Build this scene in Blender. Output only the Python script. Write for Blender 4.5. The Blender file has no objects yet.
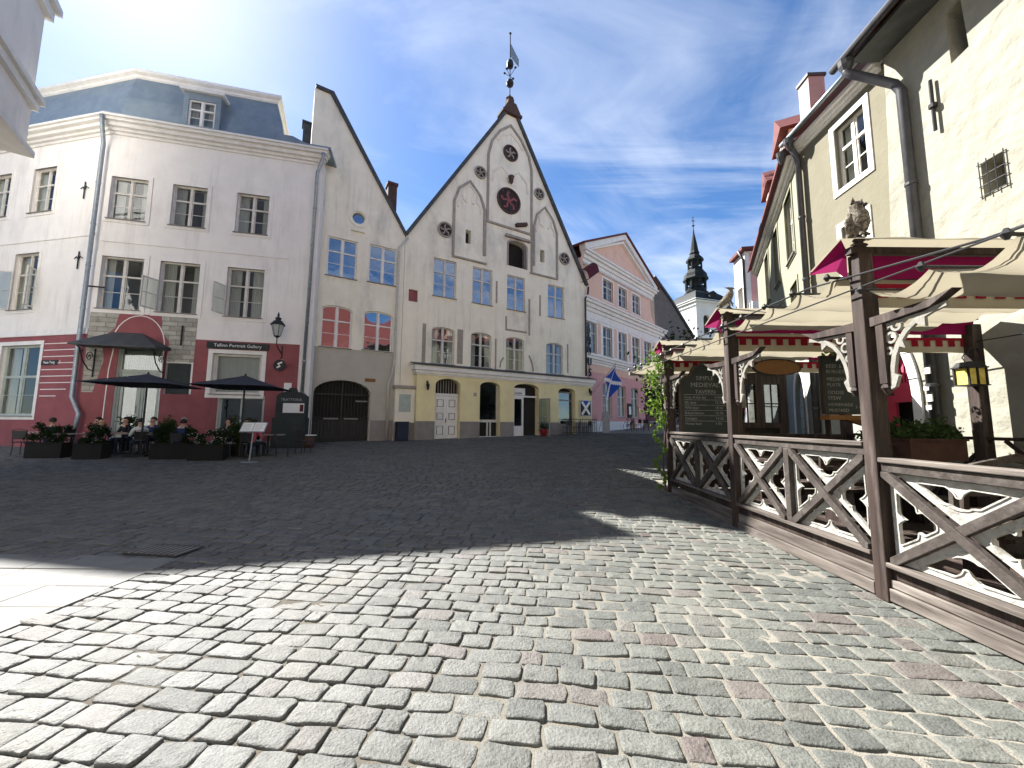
import bpy, math, random
import numpy as np
from mathutils import Vector, Matrix
from mathutils.geometry import tessellate_polygon
random.seed(7); RNG = np.random.default_rng(11)
PI = math.pi; R = math.radians
SC = bpy.context.scene; COL = SC.collection

# ------------------------------------------------------------ camera
cam = bpy.data.cameras.new('camera'); co = bpy.data.objects.new('camera', cam); COL.objects.link(co)
cam.lens = 385 / 1024 * 36; cam.sensor_width = 36; cam.clip_start = .05; cam.clip_end = 3000
Rm = Matrix(((9.99966087e-01, -8.23563993e-03, 0), (-8.37980393e-04, -1.01747039e-01, -9.94809951e-01),
             (8.19289655e-03, 9.94776213e-01, -1.01750489e-01)))
co.matrix_world = Matrix.Translation((0, 0, 1.6)) @ Rm.to_4x4()
SC.camera = co
# ------------------------------------------------------------ light
SUN_AZ, SUN_EL = -48.5, 44.6          # azimuth from +Y toward +X, elevation
SKY, SUN, EXPO = .0515, 5.0, 2.1
SC.view_settings.view_transform = 'Standard'; SC.view_settings.look = 'None'
SC.view_settings.exposure = EXPO; SC.view_settings.gamma = 1
w = bpy.data.worlds.new('World'); SC.world = w; w.use_nodes = True
wt = w.node_tree; wt.nodes.clear()
def wn(t, **k):
    n = wt.nodes.new(t)
    for a, b in k.items(): setattr(n, a, b)
    return n
sky = wn('ShaderNodeTexSky', sky_type='NISHITA', sun_disc=False, sun_elevation=R(SUN_EL), sun_rotation=R(SUN_AZ), air_density=.8, dust_density=.4, ozone_density=3.5, altitude=300)
tc = wn('ShaderNodeTexCoord'); sp = wn('ShaderNodeSeparateXYZ'); wt.links.new(tc.outputs['Generated'], sp.inputs[0])
mz = wn('ShaderNodeMath', operation='ADD'); mz.inputs[1].default_value = .12; wt.links.new(sp.outputs['Z'], mz.inputs[0])
mm = wn('ShaderNodeMath', operation='MAXIMUM'); mm.inputs[1].default_value = .05; wt.links.new(mz.outputs[0], mm.inputs[0])
vd = wn('ShaderNodeVectorMath', operation='DIVIDE'); cb = wn('ShaderNodeCombineXYZ')
for i in range(3): wt.links.new(mm.outputs[0], cb.inputs[i])
wt.links.new(tc.outputs['Generated'], vd.inputs[0]); wt.links.new(cb.outputs[0], vd.inputs[1])
def cloud(rot, scl, nscale, lo, hi, dist, det=7, off=(0, 0, 0)):
    mp = wn('ShaderNodeMapping', vector_type='TEXTURE'); mp.inputs['Rotation'].default_value = (0, 0, R(rot)); mp.inputs['Scale'].default_value = scl; mp.inputs['Location'].default_value = off
    nz = wn('ShaderNodeTexNoise'); nz.inputs['Scale'].default_value = nscale; nz.inputs['Detail'].default_value = det; nz.inputs['Roughness'].default_value = .58; nz.inputs['Distortion'].default_value = dist
    mr = wn('ShaderNodeMapRange'); mr.inputs['From Min'].default_value = lo; mr.inputs['From Max'].default_value = hi
    wt.links.new(vd.outputs[0], mp.inputs[0]); wt.links.new(mp.outputs[0], nz.inputs[0]); wt.links.new(nz.outputs[0], mr.inputs[0])
    return mr.outputs[0]
c1 = cloud(44, (1.9, .42, 1), 1.3, .42, .74, .7, 9, (.55, -.32, 0))
c2 = cloud(30, (1.5, .8, 1), .9, .40, .66, .3, 4, (3.3, 1, 0))
c3 = cloud(-5, (2.2, .5, 1), 1.2, .52, .78, 1.0, 8, (.4, 2.2, 0))
def mth(op, a, b):
    n = wn('ShaderNodeMath', operation=op)
    for i, q in enumerate((a, b)):
        if isinstance(q, (int, float)): n.inputs[i].default_value = q
        else: wt.links.new(q, n.inputs[i])
    return n.outputs[0]
cl = mth('ADD', mth('MULTIPLY', c1, c2), mth('MULTIPLY', c3, .5))
cl = mth('ADD', cl, .015)
clc = wn('ShaderNodeClamp'); wt.links.new(cl, clc.inputs[0])
cl = mth('MULTIPLY', clc.outputs[0], .85)
mx = wn('ShaderNodeMix', data_type='RGBA'); mx.inputs['B'].default_value = (5.2, 5.6, 6.3, 1)
hs = wn('ShaderNodeHueSaturation'); hs.inputs['Saturation'].default_value = 1.18
wt.links.new(sky.outputs[0], hs.inputs['Color']); wt.links.new(cl, mx.inputs['Factor']); wt.links.new(hs.outputs[0], mx.inputs['A'])
bg = wn('ShaderNodeBackground'); bg.inputs[1].default_value = SKY; ow = wn('ShaderNodeOutputWorld')
wt.links.new(mx.outputs['Result'], bg.inputs[0]); wt.links.new(bg.outputs[0], ow.inputs[0])
sl = bpy.data.lights.new('sun', 'SUN'); sl.energy = SUN; sl.angle = R(.53); sl.color = (1, .965, .91)
so = bpy.data.objects.new('sun', sl); COL.objects.link(so)
sd = Vector((math.sin(R(SUN_AZ)) * math.cos(R(SUN_EL)), math.cos(R(SUN_AZ)) * math.cos(R(SUN_EL)), math.sin(R(SUN_EL))))
so.rotation_euler = sd.to_track_quat('Z', 'Y').to_euler()

# ------------------------------------------------------------ materials
def mat(name, col, rough=.85, col2=None, scale=3, lo=.35, hi=.65, bump=0, bscale=40, spec=.3, metal=0, stretch=(1, 1, 1), dark=None, damt=.5, dscale=.7, dstretch=(1, 1, .35), extra=None, streak=None, bdist=.02):
    m = bpy.data.materials.new(name); m.use_nodes = True; t = m.node_tree; b = t.nodes['Principled BSDF']
    L = t.links.new; N = t.nodes.new
    b.inputs['Roughness'].default_value = rough; b.inputs['Specular IOR Level'].default_value = spec; b.inputs['Metallic'].default_value = metal
    tcn = N('ShaderNodeTexCoord'); mp = N('ShaderNodeMapping'); mp.inputs['Scale'].default_value = stretch; L(tcn.outputs['Object'], mp.inputs[0])
    out = None
    if col2 is None: col2 = tuple(c * .82 for c in col)
    nz = N('ShaderNodeTexNoise'); nz.inputs['Scale'].default_value = scale; nz.inputs['Detail'].default_value = 8; nz.inputs['Roughness'].default_value = .62
    L(mp.outputs[0], nz.inputs[0])
    cr = N('ShaderNodeMapRange'); cr.inputs['From Min'].default_value = lo; cr.inputs['From Max'].default_value = hi; L(nz.outputs[0], cr.inputs[0])
    mx = N('ShaderNodeMix'); mx.data_type = 'RGBA'; mx.inputs['A'].default_value = (*col, 1); mx.inputs['B'].default_value = (*col2, 1); L(cr.outputs[0], mx.inputs['Factor'])
    out = mx.outputs['Result']
    if dark:
        mp2 = N('ShaderNodeMapping'); mp2.inputs['Scale'].default_value = dstretch; L(tcn.outputs['Object'], mp2.inputs[0])
        n2 = N('ShaderNodeTexNoise'); n2.inputs['Scale'].default_value = dscale; n2.inputs['Detail'].default_value = 9; n2.inputs['Roughness'].default_value = .68; L(mp2.outputs[0], n2.inputs[0])
        c2_ = N('ShaderNodeMapRange'); c2_.inputs['From Min'].default_value = .52; c2_.inputs['From Max'].default_value = .74; c2_.inputs['To Max'].default_value = damt; L(n2.outputs[0], c2_.inputs[0])
        m2 = N('ShaderNodeMix'); m2.data_type = 'RGBA'; L(c2_.outputs[0], m2.inputs['Factor']); L(out, m2.inputs['A']); m2.inputs['B'].default_value = (*dark, 1); out = m2.outputs['Result']
    if streak:
        mp3 = N('ShaderNodeMapping'); mp3.inputs['Scale'].default_value = (2.6, 2.6, .16); L(tcn.outputs['Object'], mp3.inputs[0])
        n4 = N('ShaderNodeTexNoise'); n4.inputs['Scale'].default_value = 1.6; n4.inputs['Detail'].default_value = 10; n4.inputs['Roughness'].default_value = .7; L(mp3.outputs[0], n4.inputs[0])
        n5 = N('ShaderNodeTexNoise'); n5.inputs['Scale'].default_value = .35; n5.inputs['Detail'].default_value = 3; L(tcn.outputs['Object'], n5.inputs[0])
        c4 = N('ShaderNodeMapRange'); c4.inputs['From Min'].default_value = .5; c4.inputs['From Max'].default_value = .72; L(n4.outputs[0], c4.inputs[0])
        c5 = N('ShaderNodeMapRange'); c5.inputs['From Min'].default_value = .42; c5.inputs['From Max'].default_value = .62; c5.inputs['To Max'].default_value = streak[1]; L(n5.outputs[0], c5.inputs[0])
        mu = N('ShaderNodeMath'); mu.operation = 'MULTIPLY'; L(c4.outputs[0], mu.inputs[0]); L(c5.outputs[0], mu.inputs[1])
        m3 = N('ShaderNodeMix'); m3.data_type = 'RGBA'; L(mu.outputs[0], m3.inputs['Factor']); L(out, m3.inputs['A']); m3.inputs['B'].default_value = (*streak[0], 1); out = m3.outputs['Result']
    hgt = None
    if extra: out, hgt = extra(t, out, tcn, b)
    L(out, b.inputs['Base Color'])
    if bump or hgt is not None:
        bn = N('ShaderNodeBump'); bn.inputs['Strength'].default_value = max(bump, .35 if hgt is not None else 0); bn.inputs['Distance'].default_value = bdist
        if hgt is not None and not bump: L(hgt, bn.inputs['Height'])
        else:
            n3 = N('ShaderNodeTexNoise'); n3.inputs['Scale'].default_value = bscale; n3.inputs['Detail'].default_value = 5; L(mp.outputs[0], n3.inputs[0])
            if hgt is not None:
                ad = N('ShaderNodeMath'); ad.operation = 'ADD'; L(n3.outputs[0], ad.inputs[0]); L(hgt, ad.inputs[1]); L(ad.outputs[0], bn.inputs['Height'])
            else: L(n3.outputs[0], bn.inputs['Height'])
        L(bn.outputs[0], b.inputs['Normal'])
    return m
def brickx(sx, sz, mortar, mcol, off=.5, msize=.02):      # brick pattern on the local XZ plane
    def f(t, out, tcn, b):
        N = t.nodes.new; L = t.links.new
        s = N('ShaderNodeSeparateXYZ'); L(tcn.outputs['Object'], s.inputs[0]); c = N('ShaderNodeCombineXYZ'); L(s.outputs['X'], c.inputs[0]); L(s.outputs['Z'], c.inputs[1])
        br = N('ShaderNodeTexBrick'); br.inputs['Scale'].default_value = 1; br.inputs['Brick Width'].default_value = sx; br.inputs['Row Height'].default_value = sz; br.inputs['Mortar Size'].default_value = msize; br.offset = off
        br.inputs['Color1'].default_value = (.75, .75, .75, 1); br.inputs['Color2'].default_value = (1.15, 1.12, 1.1, 1); br.inputs['Mortar'].default_value = (*mcol, 1); br.inputs['Mortar Smooth'].default_value = .3
        nz = N('ShaderNodeTexNoise'); nz.inputs['Scale'].default_value = 6; L(tcn.outputs['Object'], nz.inputs[0])
        ml = N('ShaderNodeVectorMath'); ml.operation = 'MULTIPLY_ADD'; L(nz.outputs['Color'], ml.inputs[0]); ml.inputs[1].default_value = (.06, .06, 0); L(c.outputs[0], ml.inputs[2]); L(ml.outputs[0], br.inputs[0])
        m = N('ShaderNodeMix'); m.data_type = 'RGBA'; m.blend_type = 'MULTIPLY'; m.inputs['Factor'].default_value = 1; L(out, m.inputs['A']); L(br.outputs['Color'], m.inputs['B'])
        iv = N('ShaderNodeMath'); iv.operation = 'SUBTRACT'; iv.inputs[0].default_value = 1; L(br.outputs['Fac'], iv.inputs[1])
        return m.outputs['Result'], iv.outputs[0]
    return f
def wave_h(axis, scale, prof='SIN'):
    def f(t, out, tcn, b):
        wv = t.nodes.new('ShaderNodeTexWave'); wv.bands_direction = axis; wv.inputs['Scale'].default_value = scale; wv.wave_profile = prof; t.links.new(tcn.outputs['Object'], wv.inputs[0])
        return out, wv.outputs['Fac']
    return f
M = {}
M['b1'] = mat('pale_pink_plaster', (.82, .785, .74), .9, (.76, .725, .68), 1.2, dark=(.50, .48, .46), damt=.5, streak=((.42, .40, .38), .6), bump=.25, bscale=30)
M['b2'] = mat('cream_plaster', (.84, .79, .655), .9, (.75, .70, .57), 1.1, dark=(.30, .29, .26), damt=.8, streak=((.34, .33, .29), .5), dscale=.5, bump=.3, bscale=25)
M['b3'] = mat('cream_plaster_worn', (.86, .805, .655), .9, (.78, .725, .575), 1.0, dark=(.33, .32, .28), damt=.75, streak=((.36, .35, .30), .5), dscale=.42, dstretch=(1, 1, .5), bump=.3, bscale=25)
M['greige'] = mat('beige_paint', (.47, .44, .37), .9, (.42, .39, .33), 1.4, dark=(.3, .28, .25), damt=.4)
M['yellow'] = mat('yellow_paint', (.80, .70, .40), .9, (.72, .62, .34), 1.3, dark=(.5, .42, .27), damt=.35, bump=.15)
M['plinth'] = mat('grey_plinth', (.27, .24, .22), .9, (.22, .2, .185), 2, dark=(.12, .11, .1), damt=.5, bump=.2)
M['redwall'] = mat('dark_red_paint', (.30, .095, .10), .85, (.24, .075, .08), 1.5, dark=(.16, .06, .06), damt=.4, bump=.15)
M['white'] = mat('white_trim_paint', (.80, .78, .74), .7, (.70, .68, .64), 2.5, dark=(.45, .43, .4), damt=.3)
M['offw'] = mat('weathered_white_paint', (.23, .225, .20), .8, (.17, .16, .14), 5, dark=(.10, .085, .07), damt=.8, dscale=5, dstretch=(1, 1, 1), bump=.2, bscale=50)
M['frame'] = mat('window_frame_paint', (.66, .63, .57), .6, (.52, .49, .44), 4)
M['framegreen'] = mat('window_frame_greygreen', (.42, .47, .42), .6, (.34, .38, .34), 4)
M['sill'] = mat('sill_metal', (.22, .21, .20), .6)
M['mould'] = mat('grey_brown_moulding', (.36, .32, .27), .9, (.27, .24, .2), 3, bump=.2)
M['niche'] = mat('niche_plaster', (.78, .72, .61), .9, (.68, .62, .52), 1.5, dark=(.4, .36, .3), damt=.5)
M['slate'] = mat('dark_metal_verge', (.05, .055, .055), .6, (.085, .09, .09), 3, metal=.2)
M['zinc'] = mat('blue_grey_standing_seam', (.19, .24, .28), .45, (.25, .30, .33), 2, metal=.35, extra=wave_h('X', 1.6, 'SAW'))
M['pipe'] = mat('galvanised_pipe', (.33, .37, .40), .4, (.24, .27, .29), 6, metal=.55)
M['pipecream'] = mat('cream_painted_pipe', (.55, .52, .45), .6)
M['pipedark'] = mat('black_pipe', (.035, .035, .038), .42, (.055, .055, .06), 5)
M['black'] = mat('black_iron', (.02, .02, .022), .5)
M['blackcloth'] = mat('charcoal_canvas', (.035, .04, .052), .85, (.028, .03, .04), 4)
M['tile'] = mat('red_roof_tile', (.15, .036, .03), .7, (.085, .026, .022), 6, extra=wave_h('X', 1.5))
M['stone'] = mat('exposed_limestone', (.43, .42, .37), .95, (.33, .32, .28), 4, bump=.5, bscale=14, extra=brickx(.55, .2, .02, (.62, .60, .55)))
M['inside'] = mat('dark_room', (.03, .028, .025), .95)
M['wooddark'] = mat('dark_stained_wood', (.019, .011, .009), .7, (.040, .026, .021), 9, lo=.42, hi=.6, stretch=(1, 1, .12), dark=(.12, .10, .09), damt=.75, dscale=8, dstretch=(1, 1, .1), bump=.35, bscale=30)
M['woodrail'] = mat('weathered_rail_wood', (.13, .112, .098), .8, (.05, .040, .034), 10, stretch=(1, .08, 1), dark=(.25, .225, .20), damt=.8, dscale=7, dstretch=(1, .1, 1), bump=.35, bscale=40)
M['woodx'] = mat('weathered_cross_wood', (.060, .051, .045), .8, (.028, .021, .018), 10, stretch=(1, .5, .5), dark=(.13, .118, .105), damt=.7, dscale=8, dstretch=(1, .6, .6), bump=.35, bscale=40)
M['tracery'] = mat('white_carved_board', (.36, .355, .33), .75, (.27, .262, .235), 6, dark=(.09, .08, .065), damt=.9, dscale=9, dstretch=(1, 1, 1), bump=.5, bscale=24)
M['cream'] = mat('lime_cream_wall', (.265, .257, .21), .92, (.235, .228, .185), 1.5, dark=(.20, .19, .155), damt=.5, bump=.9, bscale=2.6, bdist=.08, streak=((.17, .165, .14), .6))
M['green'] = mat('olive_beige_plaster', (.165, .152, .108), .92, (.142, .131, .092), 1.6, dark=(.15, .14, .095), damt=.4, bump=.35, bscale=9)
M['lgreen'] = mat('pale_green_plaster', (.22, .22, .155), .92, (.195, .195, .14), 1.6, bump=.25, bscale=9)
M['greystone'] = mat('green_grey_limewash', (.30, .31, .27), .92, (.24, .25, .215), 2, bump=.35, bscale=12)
M['pink'] = mat('rose_pink_plaster', (.66, .36, .335), .9, (.60, .31, .29), 1.4, dark=(.36, .16, .15), damt=.3)
M['peach'] = mat('peach_plaster', (.74, .50, .385), .9, (.67, .44, .34), 1.4, dark=(.42, .27, .2), damt=.3)
M['chim'] = mat('pink_chimney_render', (.42, .33, .31), .9, (.36, .28, .26), 3)
M['brickdark'] = mat('sooty_brick', (.10, .06, .05), .95, (.06, .04, .035), 8)
M['grey5'] = mat('grey_gable_render', (.14, .13, .12), .95, (.11, .1, .095), 2)
M['tower'] = mat('whitewashed_tower', (.62, .61, .56), .9, (.54, .53, .49), .25)
M['spire'] = mat('dark_copper_spire', (.012, .016, .017), .7, (.018, .023, .022), .8, spec=.15)
M['sand'] = None
M['paper'] = mat('white_paper', (.8, .8, .78), .8, (.74, .74, .72), 4)
M['chalk'] = mat('chalkboard', (.022, .030, .028), .7, (.034, .042, .04), 3)
M['chalkline'] = mat('chalk_writing', (.36, .36, .34), .9, (.12, .12, .12), 30)
M['oval'] = mat('brown_oval_board', (.22, .10, .03), .6, (.17, .075, .02), 4)
M['darkred'] = mat('dark_red_lacquer', (.10, .010, .015), .6, (.07, .008, .012), 4)
M['pinkdoor'] = mat('raspberry_door_paint', (.62, .06, .11), .6, (.55, .05, .09), 4)
M['blue'] = mat('saltire_blue_cloth', (.02, .075, .38), .8)
M['navy'] = mat('navy_bin_plastic', (.012, .018, .045), .5)
M['potred'] = mat('red_flower_pot', (.30, .02, .03), .6)
M['terra'] = mat('red_brown_planter', (.07, .032, .022), .8, (.05, .024, .018), 6)
M['glow'] = mat('amber_lantern_glass', (.75, .62, .16), .25, (.55, .42, .08), 9)
M['lampglass'] = mat('milky_lamp_glass', (.45, .47, .45), .2)
M['skin'] = mat('skin', (.55, .33, .24), .6)
M['hair'] = mat('dark_hair', (.03, .02, .015), .7)
M['hairg'] = mat('grey_hair', (.3, .28, .26), .7)
M['owlm'] = mat('mottled_owl_feathers', (.17, .15, .12), .9, (.05, .04, .03), 32, lo=.42, hi=.58, bump=.5, bscale=60)
M['slab'] = mat('grey_pavement_slab', (.185, .185, .178), .9, (.155, .155, .15), 5, bump=.2, bscale=60)
M['curtain'] = mat('pale_curtain', (.62, .60, .55), .9, (.5, .48, .44), 5, stretch=(5, 1, .3))
M['soil'] = mat('planter_dark', (.014, .014, .013), .9)
def cloth(name, c, tr=.45):
    m = bpy.data.materials.new(name); m.use_nodes = True; t = m.node_tree; b = t.nodes['Principled BSDF']; N = t.nodes.new; L = t.links.new
    tcn = N('ShaderNodeTexCoord'); nz = N('ShaderNodeTexNoise'); nz.inputs['Scale'].default_value = 2.2; nz.inputs['Detail'].default_value = 7; L(tcn.outputs['Object'], nz.inputs[0])
    mx = N('ShaderNodeMix'); mx.data_type = 'RGBA'; mx.inputs['A'].default_value = (*c, 1); mx.inputs['B'].default_value = (*[v * .72 for v in c], 1); L(nz.outputs[0], mx.inputs['Factor'])
    b.inputs['Roughness'].default_value = .9; b.inputs['Specular IOR Level'].default_value = .1; L(mx.outputs['Result'], b.inputs['Base Color'])
    tl = N('ShaderNodeBsdfTranslucent'); L(mx.outputs['Result'], tl.inputs[0]); ms = N('ShaderNodeMixShader'); ms.inputs[0].default_value = tr
    L(b.outputs[0], ms.inputs[1]); L(tl.outputs[0], ms.inputs[2]); L(ms.outputs[0], t.nodes['Material Output'].inputs[0])
    return m
M['fabric'] = cloth('cream_canvas', (.41, .37, .275), .36)
M['magenta'] = cloth('crimson_canvas', (.21, .008, .07), .3)
M['valred'] = cloth('dark_red_canvas', (.26, .012, .03), .25)
M['leaf'] = cloth('vine_leaf', (.14, .24, .035), .35)
M['leafdark'] = cloth('dark_tree_leaf', (.022, .040, .016), .2)
M['leafmid'] = cloth('planter_leaf', (.045, .078, .025), .25)
M['flower'] = mat('white_petals', (.45, .43, .42), .8, (.3, .28, .28), 30)
def glassmat(name, tint, gl, refl=.5):
    m = bpy.data.materials.new(name); m.use_nodes = True; t = m.node_tree; t.nodes.clear(); N = t.nodes.new; L = t.links.new
    g = N('ShaderNodeBsdfGlossy'); g.inputs['Roughness'].default_value = .03; g.inputs['Color'].default_value = (*gl, 1)
    tcn = N('ShaderNodeTexCoord'); nz = N('ShaderNodeTexNoise'); nz.inputs['Scale'].default_value = 1.4; L(tcn.outputs['Object'], nz.inputs[0])
    bn = N('ShaderNodeBump'); bn.inputs['Strength'].default_value = .25; bn.inputs['Distance'].default_value = .03; L(nz.outputs[0], bn.inputs['Height']); L(bn.outputs[0], g.inputs['Normal'])
    tr = N('ShaderNodeBsdfTransparent'); tr.inputs[0].default_value = (*tint, 1); ms = N('ShaderNodeMixShader'); ms.inputs[0].default_value = refl
    L(tr.outputs[0], ms.inputs[1]); L(g.outputs[0], ms.inputs[2]); o = N('ShaderNodeOutputMaterial'); L(ms.outputs[0], o.inputs[0])
    return m
M['glass'] = glassmat('window_glass', (.7, .74, .72), (.85, .9, .95), .10)
M['glassblue'] = glassmat('window_glass_sky', (.5, .55, .6), (.72, .76, .82), .36)

# ------------------------------------------------------------ mesh builder
def ccw(p):
    a = sum(p[i][0] * p[(i + 1) % len(p)][1] - p[(i + 1) % len(p)][0] * p[i][1] for i in range(len(p)))
    return list(p) if a > 0 else list(p)[::-1]
class MB:
    def __init__(s): s.v = []; s.f = []; s.mi = []; s.cur = 0
    def add(s, vs, fs):
        o = len(s.v); s.v += [tuple(v) for v in vs]; s.f += [tuple(o + i for i in f) for f in fs]; s.mi += [s.cur] * len(fs); return s
    def box(s, x0, x1, y0, y1, z0, z1, T=None):
        vs = [(x, y, z) for x in (x0, x1) for y in (y0, y1) for z in (z0, z1)]
        if T is not None: vs = [tuple(T @ Vector(v)) for v in vs]
        return s.add(vs, [(0, 1, 3, 2), (4, 6, 7, 5), (0, 4, 5, 1), (2, 3, 7, 6), (0, 2, 6, 4), (1, 5, 7, 3)])
    def prism(s, poly, y0, y1, T=None, mapf=None):        # polygon in XZ extruded along Y
        p = ccw(poly); n = len(p)
        tri = tessellate_polygon([[Vector((a, b, 0)) for a, b in p]])
        vs = [(a, y0, b) for a, b in p] + [(a, y1, b) for a, b in p]
        if mapf: vs = [mapf(*v) for v in vs]
        if T is not None: vs = [tuple(T @ Vector(v)) for v in vs]
        fs = [tuple(t) for t in tri] + [tuple(n + i for i in t)[::-1] for t in tri] + [(i, i + n, (i + 1) % n + n, (i + 1) % n) for i in range(n)]
        return s.add(vs, fs)
    def wall(s, outer, holes, y0, depth, hd=None, back=1):   # front wall with reveals; holes closed at the back with slot `back`
        polys = [ccw(outer)] + [ccw(h)[::-1] for h in holes]
        flat = [q for p in polys for q in p]
        tri = tessellate_polygon([[Vector((a, b, 0)) for a, b in p] for p in polys])
        s.add([(a, y0, b) for a, b in flat], [tuple(t) for t in tri])
        o = polys[0]; n = len(o); y1 = y0 + depth
        s.add([(a, y0, b) for a, b in o] + [(a, y1, b) for a, b in o], [(i, i + n, (i + 1) % n + n, (i + 1) % n) for i in range(n)] + [tuple(range(n, 2 * n))[::-1]])
        for k, h in enumerate(polys[1:]):
            d = hd[k] if hd else depth - .02; n = len(h); ya = y0 + d
            s.add([(a, y0, b) for a, b in h] + [(a, ya, b) for a, b in h], [(i, i + n, (i + 1) % n + n, (i + 1) % n) for i in range(n)])
            c = s.cur; s.cur = back; t2 = tessellate_polygon([[Vector((a, b, 0)) for a, b in h]])
            s.add([(a, ya, b) for a, b in h], [tuple(t) for t in t2]); s.cur = c
        return s
    def tube(s, pts, r, n=8, cap=True):
        pts = [Vector(p) for p in pts]; rr = r if isinstance(r, (list, tuple)) else [r] * len(pts); vs = []; prev = None
        for i, p in enumerate(pts):
            d = (pts[min(i + 1, len(pts) - 1)] - pts[max(i - 1, 0)]).normalized()
            if prev is None: a = d.orthogonal().normalized()
            else: a = (prev - d * prev.dot(d)).normalized()
            prev = a; b = d.cross(a)
            vs += [tuple(p + (a * math.cos(2 * PI * k / n) + b * math.sin(2 * PI * k / n)) * rr[i]) for k in range(n)]
        fs = [(i * n + k, i * n + (k + 1) % n, (i + 1) * n + (k + 1) % n, (i + 1) * n + k) for i in range(len(pts) - 1) for k in range(n)]
        if cap: fs += [tuple(range(n))[::-1], tuple(range((len(pts) - 1) * n, len(pts) * n))]
        return s.add(vs, fs)
    def lathe(s, prof, c=(0, 0, 0), n=16):                # profile (r, z)
        vs = [(c[0] + r * math.cos(2 * PI * k / n), c[1] + r * math.sin(2 * PI * k / n), c[2] + z) for r, z in prof for k in range(n)]
        fs = [(i * n + k, i * n + (k + 1) % n, (i + 1) * n + (k + 1) % n, (i + 1) * n + k) for i in range(len(prof) - 1) for k in range(n)]
        fs += [tuple(range(n))[::-1], tuple(range((len(prof) - 1) * n, len(prof) * n))]
        return s.add(vs, fs)
    def ribbon(s, pts, w, y0, y1, closed=False):          # a moulding of width w following a line on the facade
        n = len(pts); L_, R_ = [], []
        for i, (x, z) in enumerate(pts):
            a = pts[(i - 1) % n] if (closed or i > 0) else pts[i]; b = pts[(i + 1) % n] if (closed or i < n - 1) else pts[i]
            dx, dz = b[0] - a[0], b[1] - a[1]; l = math.hypot(dx, dz) or 1; nx, nz = -dz / l * w / 2, dx / l * w / 2
            L_.append((x + nx, z + nz)); R_.append((x - nx, z - nz))
        vs = [];
        for i in range(n): vs += [(L_[i][0], y0, L_[i][1]), (R_[i][0], y0, R_[i][1]), (R_[i][0], y1, R_[i][1]), (L_[i][0], y1, L_[i][1])]
        fs = []
        for i in range(n if closed else n - 1):
            a = i * 4; b = ((i + 1) % n) * 4
            fs += [(a + k, b + k, b + (k + 1) % 4, a + (k + 1) % 4) for k in range(4)]
        if not closed: fs += [(0, 1, 2, 3), (n * 4 - 1, n * 4 - 2, n * 4 - 3, n * 4 - 4)]
        return s.add(vs, fs)
    def mesh(s, name, mats, smooth=False):
        me = bpy.data.meshes.new(name); me.from_pydata(s.v, [], s.f)
        for m in mats: me.materials.append(m)
        if len(mats) > 1: me.polygons.foreach_set('material_index', s.mi)
        if smooth: me.polygons.foreach_set('use_smooth', [True] * len(s.f))
        me.update(); return me
def fixn(me):
    import bmesh
    b = bmesh.new(); b.from_mesh(me); bmesh.ops.recalc_face_normals(b, faces=b.faces); b.to_mesh(me); b.free()
def obj(name, mb, m, parent=None, smooth=False, loc=None, rz=None, bevel=0, label=None, fix=True):
    ms = [M[x] if isinstance(x, str) else x for x in (m if isinstance(m, (list, tuple)) else [m])]
    me = mb.mesh(name, ms, smooth) if isinstance(mb, MB) else mb
    if fix and isinstance(mb, MB) and len(me.polygons) < 20000: fixn(me)
    o = bpy.data.objects.new(name, me); COL.objects.link(o)
    if parent is not None: o.parent = parent
    if loc: o.location = loc
    if rz is not None: o.rotation_euler = (0, 0, rz)
    if bevel:
        bv = o.modifiers.new('bevel', 'BEVEL'); bv.width = bevel; bv.segments = 2; bv.limit_method = 'ANGLE'
    if smooth and not bevel:
        try: me.shade_auto_smooth if False else None
        except Exception: pass
    if label: o['label'] = label
    return o
def tag(o, label, cat, group=None):
    o['label'] = label; o['category'] = cat
    if group: o['group'] = group
    return o
def thing(name, label, cat, loc=(0, 0, 0), rz=0, group=None):
    o = bpy.data.objects.new(name, None); o.empty_display_size = .2; COL.objects.link(o); o.location = loc; o.rotation_euler = (0, 0, rz)
    return tag(o, label, cat, group)
def struct(o): o['kind'] = 'structure'; return o
def dup(root, loc, rz, label=None):
    def cp(o, par):
        c = o.copy(); COL.objects.link(c)
        if par is not None: c.parent = par
        for ch in KIDS.get(o.name, list(o.children)): cp(ch, c)
        return c
    r = cp(root, None); r.location = loc; r.rotation_euler = (0, 0, rz)
    if label: r['label'] = label
    return r
KIDS = {}
GP = [(-60, 0), (4., 0), (7, .06), (12, .30), (20, .70), (27, 1.0), (34, 1.39), (45, 2.0), (80, 3.5), (300, 8), (3000, 8)]
def g(y): return float(np.interp(y, [a for a, b in GP], [b for a, b in GP]))
def text(s, size, name, m, parent, loc, rx=PI / 2, rz=0, ext=.004, align='CENTER', label=None):
    c = bpy.data.curves.new(name, 'FONT'); c.body = s; c.size = size; c.extrude = ext; c.align_x = align; c.align_y = 'CENTER'; c.resolution_u = 2
    t = bpy.data.objects.new(name + '_tmp', c); COL.objects.link(t)
    dg = bpy.context.evaluated_depsgraph_get(); me = bpy.data.meshes.new_from_object(t.evaluated_get(dg)); bpy.data.objects.remove(t)
    me.materials.clear(); me.materials.append(M[m]); me.name = name
    o = bpy.data.objects.new(name, me); COL.objects.link(o); o.parent = parent; o.location = loc; o.rotation_euler = (rx, 0, rz)
    if label: o['label'] = label
    return o
def arc(cx, cz, r, a0, a1, n=12, rz=None):
    rz = rz or r
    return [(cx + r * math.cos(R(a0 + (a1 - a0) * i / n)), cz + rz * math.sin(R(a0 + (a1 - a0) * i / n))) for i in range(n + 1)]
def rect(x0, x1, z0, z1): return [(x0, z0), (x1, z0), (x1, z1), (x0, z1)]
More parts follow.
